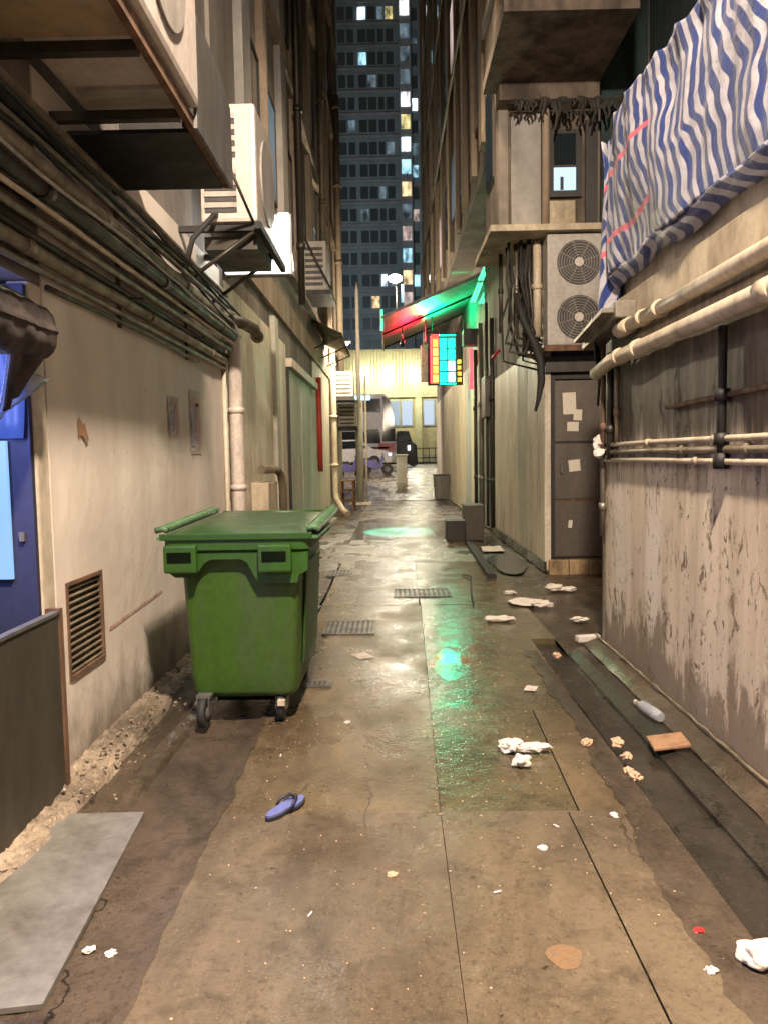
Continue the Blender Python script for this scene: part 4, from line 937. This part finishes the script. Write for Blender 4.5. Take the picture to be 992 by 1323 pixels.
# crates
for i, (x0, x1, y0, y1, z1, mt, lb2) in enumerate(((.98, 1.30, 13.75, 14.2, .36, 'door_black', 'low black crate standing foremost by the right wall'), (1.32, 1.66, 13.9, 14.5, .62, 'barrier_steel', 'taller dark crate against the wall behind the low one'))):
    t = thing('crate', lb2, 'crate', ((x0+x1)/2, y0, 0), 'dark crates by the right wall')
    MB().box(x0, x1, y0, y1, .0, z1, bev=.012).build('crate_body', mt, t); box('lid', mt, t, x0-.01, x1+.01, y0-.01, y1+.01, z1+.001, z1+.025)
gb = thing('rubbish_bin', 'grey square rubbish bin at the far right foot of the alley', 'bin', (1.7, 26.6, 0))
MB().hexa([(1.50, 26.4, .05), (1.92, 26.4, .05), (1.92, 26.9, .05), (1.50, 26.9, .05), (1.45, 26.35, .86), (1.97, 26.35, .86), (1.97, 26.95, .86), (1.45, 26.95, .86)], bev=.02).build('body', 'grey_metal', gb)
MB().box(1.43, 1.99, 26.33, 26.97, .862, .92, bev=.01).build('lid', 'door_black', gb)
ch = thing('floor_channel', 'black angled drain channel lying beside the crates', 'drain channel', (1.25, 11.5, 0))
MB().hexa([(1.18, 9.6, -.01), (1.30, 9.6, -.01), (1.42, 13.6, -.01), (1.28, 13.6, -.01), (1.18, 9.6, .07), (1.30, 9.6, .05), (1.42, 13.6, .05), (1.28, 13.6, .07)], bev=.008).build('channel', 'rubber', ch)
tag(MB().grid(8, 8, lambda u, v: (1.44+.34*u+.04*v, 12.2+.7*v, .02+.015*noise.noise(Vector((u*4, v*4, 1))))).build('wet_paper_sheet', 'tissue', solid=.004), 'soggy pale paper sheet lying behind the channel on the right', 'paper')
pd = MB(); pts = [(1.62+.25*math.cos(a)*(1+.15*math.sin(3*a+1)), 10.9+1.0*math.sin(a)*(1+.1*math.sin(2*a))) for a in [2*math.pi*k/30 for k in range(30)]]
tag(pd.prism(pts, 'z', .0, .006).build('water_puddle', 'wet_cover'), 'green lit puddle between the channel and the right wall', 'puddle')
pd = thing('loose_cable', 'thin black cable lying across the wet green patch', 'cable', (.85, 8.8, 0))
MB().tube([(.90, 9.9, .012), (.98, 9.6, .03), (.93, 9.1, .012), (.86, 8.4, .012), (.83, 7.9, .012)], .009, 6).build('cable', 'rubber', pd)

# ================================================================== THE GREEN BIN
BX, BY = -.872, 4.38
bn = thing('wheeled_bin', 'large green four wheeled refuse bin standing against the left wall', 'bin', (BX, BY+.55, 0))
def rrect(hw, y0, y1, r, n=5):
    out = []
    for cx, cy, a0 in ((hw-r, y1-r, 0), (-hw+r, y1-r, 90), (-hw+r, y0+r, 180), (hw-r, y0+r, 270)):
        for k in range(n+1):
            a = R(a0 + 90*k/n); out.append((cx+r*math.cos(a), cy+r*math.sin(a)))
    return out
def loft(mb, rings, cap0=True, cap1=True, smooth=True):
    vr = [[mb.bm.verts.new((BX+p[0], BY+p[1], z)) for p in ring] for ring, z in rings]
    n = len(vr[0])
    for a, b in zip(vr, vr[1:]):
        for k in range(n):
            f = mb.bm.faces.new((a[k], a[(k+1) % n], b[(k+1) % n], b[k])); f.smooth = smooth
    if cap0: mb.bm.faces.new(list(reversed(vr[0])))
    if cap1: mb.bm.faces.new(vr[-1])
    return mb
rings = [(rrect(.30, .06, 1.04, .07), .15), (rrect(.325, .03, 1.07, .06), .175)]
for k in range(9):
    t = k/8; rings.append((rrect(.328+.042*t, .025-.025*t, 1.075+.035*t, .055), .19+.80*t))
rings += [(rrect(.385, -.02, 1.13, .05), 1.0), (rrect(.385, -.02, 1.13, .05), 1.02)]
loft(MB(), rings).build('body', 'bin_green', bn)
# recessed side panel on the alley side
MB().hexa([(BX+.338, BY+.22, .30), (BX+.352, BY+.22, .30), (BX+.352, BY+.92, .30), (BX+.338, BY+.92, .30), (BX+.372, BY+.22, .90), (BX+.387, BY+.22, .90), (BX+.387, BY+.92, .90), (BX+.372, BY+.92, .90)], bev=.005).build('side_panel', 'bin_rim_green', bn)
# rim
mb = MB(); loft(mb, [(rrect(.42, -.05, 1.17, .05), 1.005), (rrect(.445, -.07, 1.19, .05), 1.02), (rrect(.445, -.07, 1.19, .05), 1.09), (rrect(.43, -.06, 1.18, .05), 1.10)], smooth=False)
mb.build('rim', 'bin_rim_green', bn)
# front skirt with two pockets
sk = MB()
prof = [(-.445, 1.004), (.43, 1.004), (.425, .90), (.37, .87), (.36, .83), (.13, .83), (.10, .87), (.06, .945), (.02, .965), (-.16, .965), (-.20, .945), (-.235, .90), (-.26, .865), (-.38, .865), (-.445, .91)]
for s_ in (-1,):
    sk.prism([(BX+p[0], p[1]) for p in prof], 'y', BY-.055, BY+.015)
sk.build('front_skirt', 'bin_rim_green', bn)
for x in (-.335, .235):
    pk = MB().box(BX+x-.10, BX+x+.10, BY-.105, BY-.056, .895, 1.05, bev=.012).build('lifting_pocket', 'bin_rim_green', bn)
    MB().box(BX+x-.075, BX+x+.07, BY-.109, BY-.104, .955, 1.012).build('dark_pocket_patch', 'bin_inside', pk)  # near-black patch on the face stands in for the shaded opening
# shadow band under skirt: a moulded step in the body
st = MB(); prof = [(-.36, .90), (-.33, .86), (-.24, .86), (-.17, .93), (.04, .93), (.10, .82), (.36, .80), (.36, .84), (.12, .86), (.06, .96), (-.18, .96), (-.25, .89), (-.36, .92)]
# lids: shallow dome with folded edges
mb = MB()
def lid(u, v):
    x = -.435 + .87*u; y = -.075 + 1.29*v
    dome = .5*(1-(2*u-1)**4)*(1-(2*v-1)**4)
    z = 1.105 + .075*dome + .03*math.sin(u*math.pi*2+.6)*dome + .012*noise.noise(Vector((x*4, y*4, 0)))*dome + .03*v
    return (BX+x, BY+y, z)
mb.grid(40, 50, lid)
mb.build('lid', 'bin_lid_green', bn, solid=.012)
MB().hexa([(BX-.46, BY-.085, 1.075), (BX+.46, BY-.085, 1.075), (BX+.46, BY-.062, 1.075), (BX-.46, BY-.062, 1.075), (BX-.46, BY-.085, 1.112), (BX+.46, BY-.085, 1.112), (BX+.46, BY-.062, 1.112), (BX-.46, BY-.062, 1.112)], bev=.006).build('lid_lip', 'bin_lid_green', bn)
for s_ in (-1, 1):
    g = MB()
    for k in range(30):
        y = BY - .03 + k*.042; z = 1.092+.03*(k/30); x = BX + s_*.462
        g.tube([(x-.042, y+.014, z+.034), (x, y+.014, z+.046), (x+.036, y+.014, z+.034)], .0185, 8)
    g.box(BX+s_*.462-.028, BX+s_*.462+.028, BY-.04, BY+1.23, 1.075, 1.092)
    g.build('ribbed_edge', 'bin_shiny', bn)
MB().tube([(BX-.40, BY+1.24, 1.13), (BX+.40, BY+1.24, 1.13)], .02, 8).build('hinge_bar', 'bin_rim_green', bn)
def castor(x, y, a):
    t = MB(); 
    t.tube([(BX+x-.022, BY+y, .085), (BX+x+.022, BY+y, .085)], .085, 20); w_ = t.build('wheel', 'rubber', bn)
    MB().tube([(BX+x-.03, BY+y, .085), (BX+x+.03, BY+y, .085)], .035, 12).build('wheel_hub', 'grey_metal', w_)
    f = MB(); f.box(BX+x-.038, BX+x-.031, BY+y-.02, BY+y+.05, .07, .17); f.box(BX+x+.031, BX+x+.038, BY+y-.02, BY+y+.05, .07, .17); f.box(BX+x-.045, BX+x+.045, BY+y-.01, BY+y+.07, .1705, .185); f.build('fork', 'grey_metal', bn)
castor(-.24, -.03, 0); castor(.22, .10, 0); castor(-.24, .96, 0); castor(.24, .96, 0)
box('foot_brake', 'pipe_cream', bn, BX+.21, BX+.255, BY+.0, BY+.04, .11, .14)
box('under_tray', 'bin_inside', bn, BX-.20, BX+.22, BY+.15, BY+.95, .10, .149)
bn.rotation_euler = (0, 0, R(-1.0)); bn.scale = (.94, 1, 1.02)

# ================================================================== LITTER
for i, (px, py, ra, rb_, lb2) in enumerate(((.44, 5.62, .17, .42, 'rippled shallow puddle mirroring the neon sign on the wet slab'),)):
    pts = [(px+ra*math.cos(a)*(1+.35*noise.noise(Vector((math.cos(a)*1.3, math.sin(a)*1.3, i)))), py+rb_*math.sin(a)*(1+.35*noise.noise(Vector((math.cos(a)*1.3, math.sin(a)*1.3, i+9))))) for a in [2*math.pi*k/36 for k in range(36)]]
    tag(MB().prism(pts, 'z', -.008, -.0022).build('water_puddle', 'still_water'), lb2, 'puddle')
tag_list = []
def crumple(loc, r, sq, mat, name, label, cat, seed, amp=.3, group=None):
    o = MB().blob((loc[0], loc[1], loc[2]+r*sq[2]*.8), r, sq, 4, amp*1.25, seed, 1.6).build(name, mat); return tag(o, label, cat, group)
t = thing('crumpled_tissue', 'long crumpled white plastic wad on the wet slab joint', 'litter', (.66, 3.9, 0))
MB().blob((.60, 3.93, .035), .055, (1.2, 1, .6), 3, .3, 3).blob((.71, 3.90, .03), .05, (1.7, .55, .5), 3, .3, 8).build('wad', 'tissue', t)
crumple((.625, 3.74, 0), .042, (1.1, 1, .7), 'tissue', 'crumpled_tissue', 'round white wad just in front of the long plastic wad', 'litter', 5)
for i, (x, y, r, sq, lb2) in enumerate(((1.36, 7.92, .09, (1.8, 1.4, .3), 'flattened white bag on the ground before the recess'), (1.52, 7.75, .07, (1.4, 1, .5), 'small white wad touching the flattened bag'), (1.85, 8.72, .08, (1.2, 1.6, .4), 'white crumpled paper nearest the door step'),
        (1.99, 8.66, .06, (1.5, 1, .4), 'small white paper to the right of the crumpled one by the door step'), (1.30, 8.5, .05, (1.3, 1, .4), 'little pale scrap left of the papers by the recess'), (1.0, 7.1, .08, (1.7, .7, .35), 'shiny white wrapper on the edge of the wet slab'), (1.72, 7.05, .055, (1.5, .9, .4), 'pale scrap of paper beside the corner of the near right wall'),
        (1.09, 2.23, .05, (1.3, 1, .7), 'white crumpled tissue in the near right corner'))):
    crumple((x, y, 0), r, sq, 'tissue', 'paper_scrap', lb2, 'litter', i+11)
o = MB().box(-.10, .10, -.035, .035, 0, .05, bev=.008).build('white_carton', 'tissue'); o.location = (1.60, 6.28, .0); o.rotation_euler = (0, 0, R(14)); tag(o, 'small white carton lying at the foot of the wall corner', 'carton')
for i, (x, y, r, lb2) in enumerate(((1.02, 4.02, .026, 'tan pebble lying alone left of the gutter'), (1.18, 4.0, .030, 'largest tan pebble at the gutter edge'), (1.17, 3.82, .024, 'tan pebble between the largest and the paired ones'), (1.14, 3.57, .026, 'near tan pebble of the touching pair at the gutter'), (1.13, 3.64, .022, 'far tan pebble of the touching pair at the gutter'), (1.24, 5.8, .028, 'orange tan pebble at the head of the gutter'))):
    crumple((x, y, -.005), r, (1, 1.3, .7), 'tissue_tan', 'pebble', lb2, 'pebble', i+31, .35)
for i, (px, y, lb2, mt) in enumerate(((.57, 2.93, 'tiny white scrap on the near slab right of centre', 'tissue'), (.93, 3.2, 'tiny white scrap left of the gutter bend', 'tissue'), (-1.0, 2.36, 'left one of two pale crumbs on the mud by the plate', 'tissue'), (-.92, 2.34, 'right one of two pale crumbs on the mud by the plate', 'tissue'), (.97, 2.39, 'tiny bright red scrap beside the gutter', 'red_plastic'), (.93, 2.2, 'tiny pale scrap below the red one', 'tissue'), (-.28, 4.4, 'tiny pale crumb behind the slipper', 'tissue'), (-.02, 2.75, 'tiny cream crumb on the centre of the near slab', 'tissue_tan'))):
    crumple((px, y, -.024 if px < -.8 else -.003), .014, (1.2, 1.2, .5), mt, 'litter_scrap', lb2, 'litter', i+50)
tag(MB().prism([(.51+.055*math.cos(a)*(1+.12*math.sin(3*a)), 2.27+.06*math.sin(a)) for a in [2*math.pi*k/18 for k in range(18)]], 'z', .001, .0025).build('rust_stain', 'orange_stain'), 'round orange stain dried on the near slab', 'stain')
bt = thing('plastic_bottle', 'clear crushed plastic bottle lying on the gutter shoulder', 'bottle', (1.5, 4.4, 0))
MB().tube([(1.47, 4.60, .03), (1.475, 4.57, .032), (1.485, 4.52, .035), (1.51, 4.36, .035), (1.52, 4.32, .032)], [.012, .014, .034, .032, .026], 14).build('bottle_body', 'clear_plastic', bt)
MB().tube([(1.466, 4.615, .03), (1.47, 4.598, .03)], .015, 12).build('cap', 'pipe_cream', bt)
cdb = thing('cardboard_piece', 'flat brown cardboard piece lying across the gutter', 'cardboard', (1.42, 3.97, 0))
MB().hexa([(1.34, 3.90, .0), (1.53, 3.90, .02), (1.54, 4.07, .025), (1.36, 4.09, .0), (1.34, 3.90, .012), (1.53, 3.90, .035), (1.54, 4.07, .04), (1.36, 4.09, .012)], bev=.002).build('board', 'cardboard', cdb)
for i, (x, y, a, lb2) in enumerate(((.35, 2.62, 20, 'cigarette end on the near slab left of the joint'), (-.3, 2.5, 70, 'cigarette end low on the near left slab'), (.66, 3.1, 130, 'cigarette end beside the corner of the wet slab'), (-.6, 3.9, 95, 'cigarette end in front of the bin wheel'))):
    o = MB().tube([(-.014, 0, .005), (.014, 0, .005)], .004, 8).build('cigarette_end', 'tissue'); o.location = (x, y, .002); o.rotation_euler = (0, 0, R(a)); tag(o, lb2, 'cigarette end', 'cigarette ends on the alley floor')
for i, (x, y, w_, h_, a, lb2) in enumerate(((-.25, 5.9, .12, .17, 30, 'soggy flat leaflet stuck to the floor right of the bin'), (.9, 5.0, .08, .11, -20, 'small wet ticket stuck beside the gutter kerb'), (.2, 10.4, .14, .2, 10, 'pale leaflet lying flat behind the middle grate'))):
    o = MB().grid(6, 6, lambda u, v: ((u-.5)*w_, (v-.5)*h_, .002+.004*abs(noise.noise(Vector((u*4, v*4, i))))+.006*(u > .9)*v)).build('wet_leaflet', 'paper_faded'); o.location = (x, y, .003); o.rotation_euler = (0, 0, R(a)); tag(o, lb2, 'leaflet')
# slipper
sl = thing('flip_flop', 'single bluish flip flop with black straps lying on the concrete', 'flip flop', (-.49, 3.28, 0))
out = []
for k in range(30):
    a = 2*math.pi*k/30; y = .125*math.sin(a); wd = .046 if math.sin(a) > 0 else .036
    wd *= 1 - .22*math.exp(-((y+.015)/.04)**2); out.append((wd*math.cos(a)*(1-.0*y), y))
def spt(x, y, z, a=R(-33)): return (-.49 + x*math.cos(a)-y*math.sin(a), 3.28 + x*math.sin(a)+y*math.cos(a), z)
mb = MB(); mb.prism([spt(x, y, 0)[:2] for x, y in out], 'z', .004, .016); mb.build('outsole', 'slipper_black', sl)
mb = MB(); mb.prism([spt(x*.93, y*.96, 0)[:2] for x, y in out], 'z', .0165, .026); mb.build('footbed', 'slipper_blue', sl)
for s_ in (-1, 1):
    MB().tube([spt(0, .075, .026), spt(s_*.018, .055, .052), spt(s_*.038, .015, .045), spt(s_*.040, -.012, .022)], [.006, .007, .007, .006], 8).build('strap', 'slipper_black', sl)

# rubble crumbs along the kerb: uncountable
mb = MB(); rc = random.Random(21)
for k in range(170):
    y = 3.35 + rc.random()**1.2*4.0; x = -1.56 + abs(rc.gauss(0, .13)); r = rc.uniform(.004, .014)
    if x > -1.0: continue
    mb.blob((x, y, .05*max(0, (-1.25-x)/.3)+r*.3+.01), r, (1, 1, .7), 1, .5, k)
tag(mb.build('stone_rubble', 'rubble'), 'loose crumbs of broken plaster along the left kerb', 'rubble', kind='stuff')
mb = MB()
for k in range(500):
    x = rc.uniform(-.75, 1.0); y = 2.0 + rc.random()*6; r = rc.uniform(.0015, .0042)
    mb.blob((x, y, r*.4), r, (1.2, 1.2, .8), 1, .3, k)
tag(mb.build('grit', 'tissue_tan'), 'fine pale grit scattered over the wet concrete', 'grit', kind='stuff')

# ================================================================== STREET BEYOND
bs_ = thing('double_decker_bus', 'white and purple double decker bus passing the alley mouth', 'bus', (-4.5, 46, 1))
BYF = 45.0
prof = [(-10.5, 1.30), (.05, 1.30), (.30, 1.7), (.34, 2.6), (.22, 3.9), (-.05, 4.95), (-.35, 5.2), (-10.5, 5.2)]
MB().prism(prof, 'y', BYF, BYF+2.5).build('body', 'bus_white', bs_)
box('upper_windows', 'bus_purple', bs_, -10.3, -.55, BYF-.03, BYF-.002, 4.15, 4.95)
for i in range(8):
    box('window', 'dark_glass', bs_, -9.9+i*1.18, -8.86+i*1.18, BYF-.04, BYF-.031, 4.2, 4.9)
    box('window', 'dark_glass', bs_, -9.9+i*1.18, -8.86+i*1.18, BYF-.04, BYF-.003, 2.35, 3.05)
box('logo_mark', 'bus_purple', bs_, -2.52, -2.22, BYF-.015, BYF-.003, 3.2, 3.75)
box('stripe', 'door_black', bs_, -10.3, -.1, BYF-.02, BYF-.003, 2.02, 2.14)
box('front_flash', 'bus_red', bs_, -.72, .25, BYF-.02, BYF-.003, 1.85, 2.35)
MB().prism([(-.50, 2.45), (.28, 2.45), (.20, 3.9), (-.04, 4.85), (-.45, 5.1), (-.40, 3.9)], 'y', BYF-.05, BYF-.0035).build('front_glass', 'dark_glass', bs_)
box('side_door', 'dark_glass', bs_, -1.5, -.62, BYF-.045, BYF-.003, 2.45, 3.15)
box('route_display', 'bus_sign', bs_, -2.15, -1.15, BYF-.06, BYF-.042, 4.85, 5.1)
for x in (-8.2, -1.9):
    wv = MB().tube([(x, BYF-.06, 1.5), (x, BYF+.25, 1.5)], .5, 20).build('wheel', 'rubber', bs_); MB().tube([(x, BYF-.08, 1.5), (x, BYF-.061, 1.5)], .25, 14).build('hub', 'grey_metal', wv)
# parked saloon
cr = thing('parked_car', 'pale pinkish saloon car parked in front of the bus', 'car', (-1.9, 39.5, 1))
prof = [(-4.2, 1.35), (-4.2, 1.75), (-3.6, 1.95), (-3.0, 2.42), (-1.6, 2.45), (-.95, 1.98), (-.15, 1.85), (.02, 1.6), (.0, 1.28)]
MB().prism(prof, 'y', 39.2, 40.9).build('body', 'bus_white', cr)
MB().prism([(-3.4, 1.99), (-2.92, 2.36), (-1.66, 2.38), (-1.15, 2.0)], 'y', 39.17, 39.199).build('side_windows', 'dark_glass', cr)
for x in (-3.4, -.85):
    wv = MB().tube([(x, 39.15, 1.31), (x, 39.4, 1.31)], .32, 18).build('wheel', 'rubber', cr); MB().tube([(x, 39.13, 1.31), (x, 39.149, 1.31)], .18, 12).build('rim', 'grey_metal', cr)
box('headlight', 'lit_cool', cr, -.12, .03, 39.18, 39.5, 1.62, 1.74)
# motorcycle / scooter
mc = thing('motor_scooter', 'dark motor scooter standing on the sloping pavement', 'scooter', (-.6, 35, .75))
zz = road_z(35)-.02
for x in (-1.15, -.18):
    wv = MB().tube([(x, 34.95, zz+.27), (x, 35.05, zz+.27)], .26, 18).build('wheel', 'rubber', mc); MB().tube([(x, 34.93, zz+.27), (x, 34.949, zz+.27)], .12, 12).build('rim', 'grey_metal', mc)
MB().prism([(-1.3, zz+.55), (-.95, zz+.35), (-.6, zz+.3), (-.42, zz+.35), (-.32, zz+.85), (-.42, zz+.9), (-.56, zz+.5), (-.7, zz+.68), (-1.3, zz+.72)], 'y', 34.88, 35.12).build('body', 'bus_purple', mc)
box('seat', 'rubber', mc, -1.28, -.68, 34.89, 35.11, zz+.722, zz+.80)
MB().tube([(-.20, 35, zz+.27), (-.38, 35, zz+.98), (-.42, 34.75, zz+1.0)], .022, 8).build('handlebar', 'grey_metal', mc)
MB().tube([(-.42, 35.25, zz+1.0), (-.38, 35, zz+.98)], .022, 8).build('handlebar', 'grey_metal', mc)
m2 = thing('motor_scooter', 'second scooter parked against the wall at the left of the pavement', 'scooter', (-1.9, 33, .6))
for ch_ in mc.children:
    c = ch_.copy(); C.objects.link(c); c.parent = m2
    for g in ch_.children: d_ = g.copy(); C.objects.link(d_); d_.parent = c
m2.location = (-1.75, 33.6, road_z(33.6)-road_z(35)+.75)
# bollard block
bo = thing('concrete_bollard', 'grey concrete bollard standing in the middle of the far pavement', 'bollard', (.43, 32, road_z(32)))
z0 = road_z(32)-.03
MB().box(.22, .66, 31.8, 32.25, z0, z0+1.15, bev=.03).build('shaft', 'grey_green_paint', bo); MB().box(.18, .70, 31.76, 32.29, z0+1.152, z0+1.22, bev=.02).build('cap', 'grey_green_paint', bo)
# dark car at right of the bus
vn = thing('dark_van', 'dark van behind the bollard with one bright headlamp', 'van', (.9, 43, 1))
MB().prism([(.30, 1.3), (.30, 2.75), (.36, 2.95), (.98, 2.95), (1.18, 2.35), (1.42, 2.15), (1.45, 1.3)], 'y', 42.4, 44.2).build('body', 'black_metal', vn)
MB().prism([(.40, 2.4), (.40, 2.85), (.92, 2.85), (1.08, 2.4)], 'y', 42.37, 42.399).build('side_window', 'dark_glass', vn)
box('headlight', 'head_white', vn, .93, 1.05, 42.30, 42.399, 1.9, 2.15)
for x in (.7, 1.2): MB().tube([(x, 42.33, 1.28), (x, 42.6, 1.28)], .28, 16).build('wheel', 'rubber', vn)

# yellow building
yb = thing('yellow_building', 'pale yellow building with a striped fascia across the street', 'building', (2, 66, 1))
box('wall', 'yellow_wall', yb, -9, 12, 60.6, 74, .9, 9.9)
box('fascia', 'yellow_fascia', yb, -9.1, 12.1, 60.2, 60.598, 6.15, 9.85)
for i in range(46): box('fascia_rib', 'yellow_wall', yb, -4.0+i*.24, -3.88+i*.24, 60.12, 60.199, 6.3, 9.7)
for x in (-3.6, -.75, 1.95, 4.7): box('pilaster', 'yellow_fascia', yb, x, x+.5, 60.25, 60.599, .95, 6.148)
for x in (-3.0, -.15, 2.55, 5.3):
    for dx in (0, 1.0):
        wn = box('window', 'pale_blue_paint', yb, x+dx, x+dx+.92, 60.5, 60.599, 3.9, 5.95); box('pane', 'shop_blue' if (x, dx) in ((-.15, 1.0), (2.55, 0)) else 'pane_blue', wn, x+dx+.08, x+dx+.84, 60.47, 60.499, 4.0, 5.85)
box('base_course', 'grey_green_paint', yb, -9, 12, 60.45, 60.599, .95, 1.7)
for i, x in enumerate((-2.0, -.2, 1.85, 3.9)):
    t = thing('wall_lamp', ('leftmost', 'second from the left', 'third from the left', 'rightmost')[i] + ' of the bright lamps on the fascia of the yellow building', 'lamp', (x, 60, 7.6), 'lamps on the yellow building')
    MB().tube([(x, 60.12, 8.2), (x, 59.8, 8.3), (x, 59.6, 8.15)], .03, 6).build('arm', 'grey_metal', t); MB().blob((x, 59.6, 7.95), .16, (1, 1, 1.2), 2, 0).build('globe', 'far_lamp', t)
    light('wall_lamp_light', 'POINT', (x, 57.6, 6.9), 210, (1, .92, .68), t, .2)
rl = thing('railing', 'dark railing along the pavement before the yellow building', 'railing', (2, 56.5, 1.1))
for i in range(12): box('post', 'black_metal', rl, .5+i*.45, .55+i*.45, 56.5, 56.55, 1.12, 2.1)
box('rail', 'black_metal', rl, .45, 5.6, 56.48, 56.57, 2.1, 2.16); box('lower_rail', 'black_metal', rl, .45, 5.6, 56.48, 56.57, 1.4, 1.46)
# mast lamp on the roof
ml = thing('floodlight_mast', 'dazzling floodlight on a thin mast above the yellow building', 'floodlight', (.64, 61, 9.9))
MB().tube([(.64, 61.5, 9.9), (.64, 61.5, 15.6)], .06, 8).build('mast', 'grey_metal', ml)
MB().box(.35, .95, 60.9, 61.3, 15.15, 15.6, bev=.05).build('housing', 'grey_metal', ml)
MB().blob((.55, 60.8, 15.35), .38, (1.5, .5, .9), 2, 0).build('lens', 'far_lamp', ml)
MB().box(1.0, 1.22, 61.2, 61.3, 13.6, 15.0).build('cool_panel', 'lit_cyan', ml)
light('floodlight_light', 'POINT', (.55, 60.2, 15.3), 900, (1, .88, .70), ml, .25)

# towers
tw = thing('apartment_tower', 'tall dark apartment tower rising at the end of the alley', 'tower', (0, 118, 1))
box('wall', 'tower_wall', tw, -9.2, 2.0, 110, 126, 1, 92)
box('stair_core', 'tower_band', tw, 2.002, 3.6, 109.2, 126, 1, 92)
box('wing', 'tower_wall', tw, 3.602, 12, 110.6, 126, 1, 92)
LIT = {(7, 20): 'lit_white', (7, 16): 'lit_white', (7, 15): 'lit_yellow', (7, 19): 'lit_dim_blue', (7, 18): 'lit_dim_blue', (7, 17): 'lit_dim_blue', (7, 13): 'lit_cyan', (7, 12): 'lit_warm', (7, 11): 'lit_dim_blue', (7, 10): 'lit_pink', (7, 9): 'lit_cyan', (7, 8): 'lit_warm', (7, 7): 'lit_pink',
       (6, 20): 'lit_yellow', (3, 20): 'lit_cool', (5, 20): 'lit_dim_blue', (3, 18): 'lit_cyan', (9, 17): 'lit_cyan', (9, 11): 'lit_cyan', (9, 10): 'lit_pink', (8, 14): 'lit_dim_blue', (8, 8): 'lit_cyan', (9, 7): 'lit_pink', (5, 8): 'lit_cool', (6, 8): 'lit_dim_blue', (9, 18): 'lit_dim_blue', (8, 19): 'lit_dim_blue', (7, 6): 'lit_pink', (5, 6): 'lit_warm', (9, 13): 'lit_pink', (2, 15): 'lit_dim_blue', (4, 17): 'lit_dim_blue', (5, 12): 'lit_dim_blue', (8, 16): 'lit_cool', (9, 15): 'lit_white', (8, 11): 'lit_pink', (3, 11): 'lit_dim_blue', (6, 14): 'lit_dim_blue', (9, 9): 'lit_warm', (8, 13): 'lit_cyan', (4, 7): 'lit_warm', (7, 14): 'lit_cool', (7, 21): 'lit_white'}
xs = [(-8.2, -6.9), (-6.4, -5.4), (-5.1, -4.2), (-3.6, -2.5), (-2.3, -1.2), (-.9, -.1), (.2, 1.2), (2.15, 3.4), (3.75, 4.5), (4.9, 6.0), (6.5, 7.6)]
for fl in range(1, 27):
    z = 1.5 + fl*3.0
    if fl < 22:
        for ci, (xa, xb) in enumerate(xs):
            yf = 109.2 if ci == 7 else 110.6 if ci > 7 else 110.0
            box('window', LIT.get((ci, fl), 'tower_glass'), tw, xa, xb, yf-.12, yf-.003, z, z+(1.9 if ci == 7 else 1.6))
    box('floor_band', 'tower_band', tw, -9.25, 1.99, 109.75, 109.999, z-.85, z-.45)
box('dark_backdrop_block', 'tower_wall', tw, 12.01, 30, 111, 126, 1, 60); box('dark_backdrop_block', 'tower_wall', tw, -30, -9.21, 111, 126, 1, 70)

tf = thing('added_tower_light', 'added unseen cool light on the yellow building roof washing the tower', 'floodlight', (-3, 70, 9.9))  # added lamp, out of view behind the fascia, to brighten the tower
MB().box(-3.4, -2.6, 69.8, 70.1, 9.95, 10.3, bev=.03).build('housing', 'grey_metal', tf)
light('tower_wash', 'SPOT', (-3, 70.3, 10.5), 15000, (.72, .90, 1.0), tf, .5, aim((-3, 70.3, 10.5), (-1, 110, 40)), spot=R(120), blend=1)
# ================================================================== LAMPS
def street_lamp(loc, wallx, power, col, label, target, size=.16, cone=160, blend=.4):
    t = thing('street_lamp', label, 'street lamp', loc)
    x, y, z = loc
    MB().tube([(wallx, y, z-.3), (wallx+(x-wallx)*.5, y, z+.1), (x, y, z+.08)], .025, 8).build('arm', 'grey_metal', t)
    MB().box(x-.14, x+.14, y-.24, y+.24, z+.02, z+.09, bev=.02).build('housing', 'grey_metal', t)
    MB().box(x-.10, x+.10, y-.18, y+.18, z+.0, z+.019).build('lens', 'lamp_lens', t)
    light('street_lamp_light', 'SPOT', (x, y, z-.05), power, col, t, size, aim((x, y, z), target), spot=R(cone), blend=blend)
    return t
street_lamp((.42, .7, 6.3), 3.4, 4100, (1.0, .82, .65), 'warm street lamp on a long arm over the near end of the alley', (.2, 3.6, 0))
street_lamp((.35, 9.6, 8.3), 1.42, 1150, (1.0, .78, .54), 'warm street lamp fixed to the overhanging bay', (.0, 12.4, 0), cone=110, blend=1)
street_lamp((-3.3, 31, 6.6), -6, 2600, (1.0, .86, .72), 'added street lamp hidden round the left corner of the alley mouth', (-1, 45, 1))  # added lamp, out of view behind the left building, to brighten the bus
street_lamp((1.0, 26.6, 5.9), 2.0, 420, (1.0, .86, .62), 'added lamp over the far right foot of the alley', (0, 26, 0))  # added lamp to brighten the far right wall panels
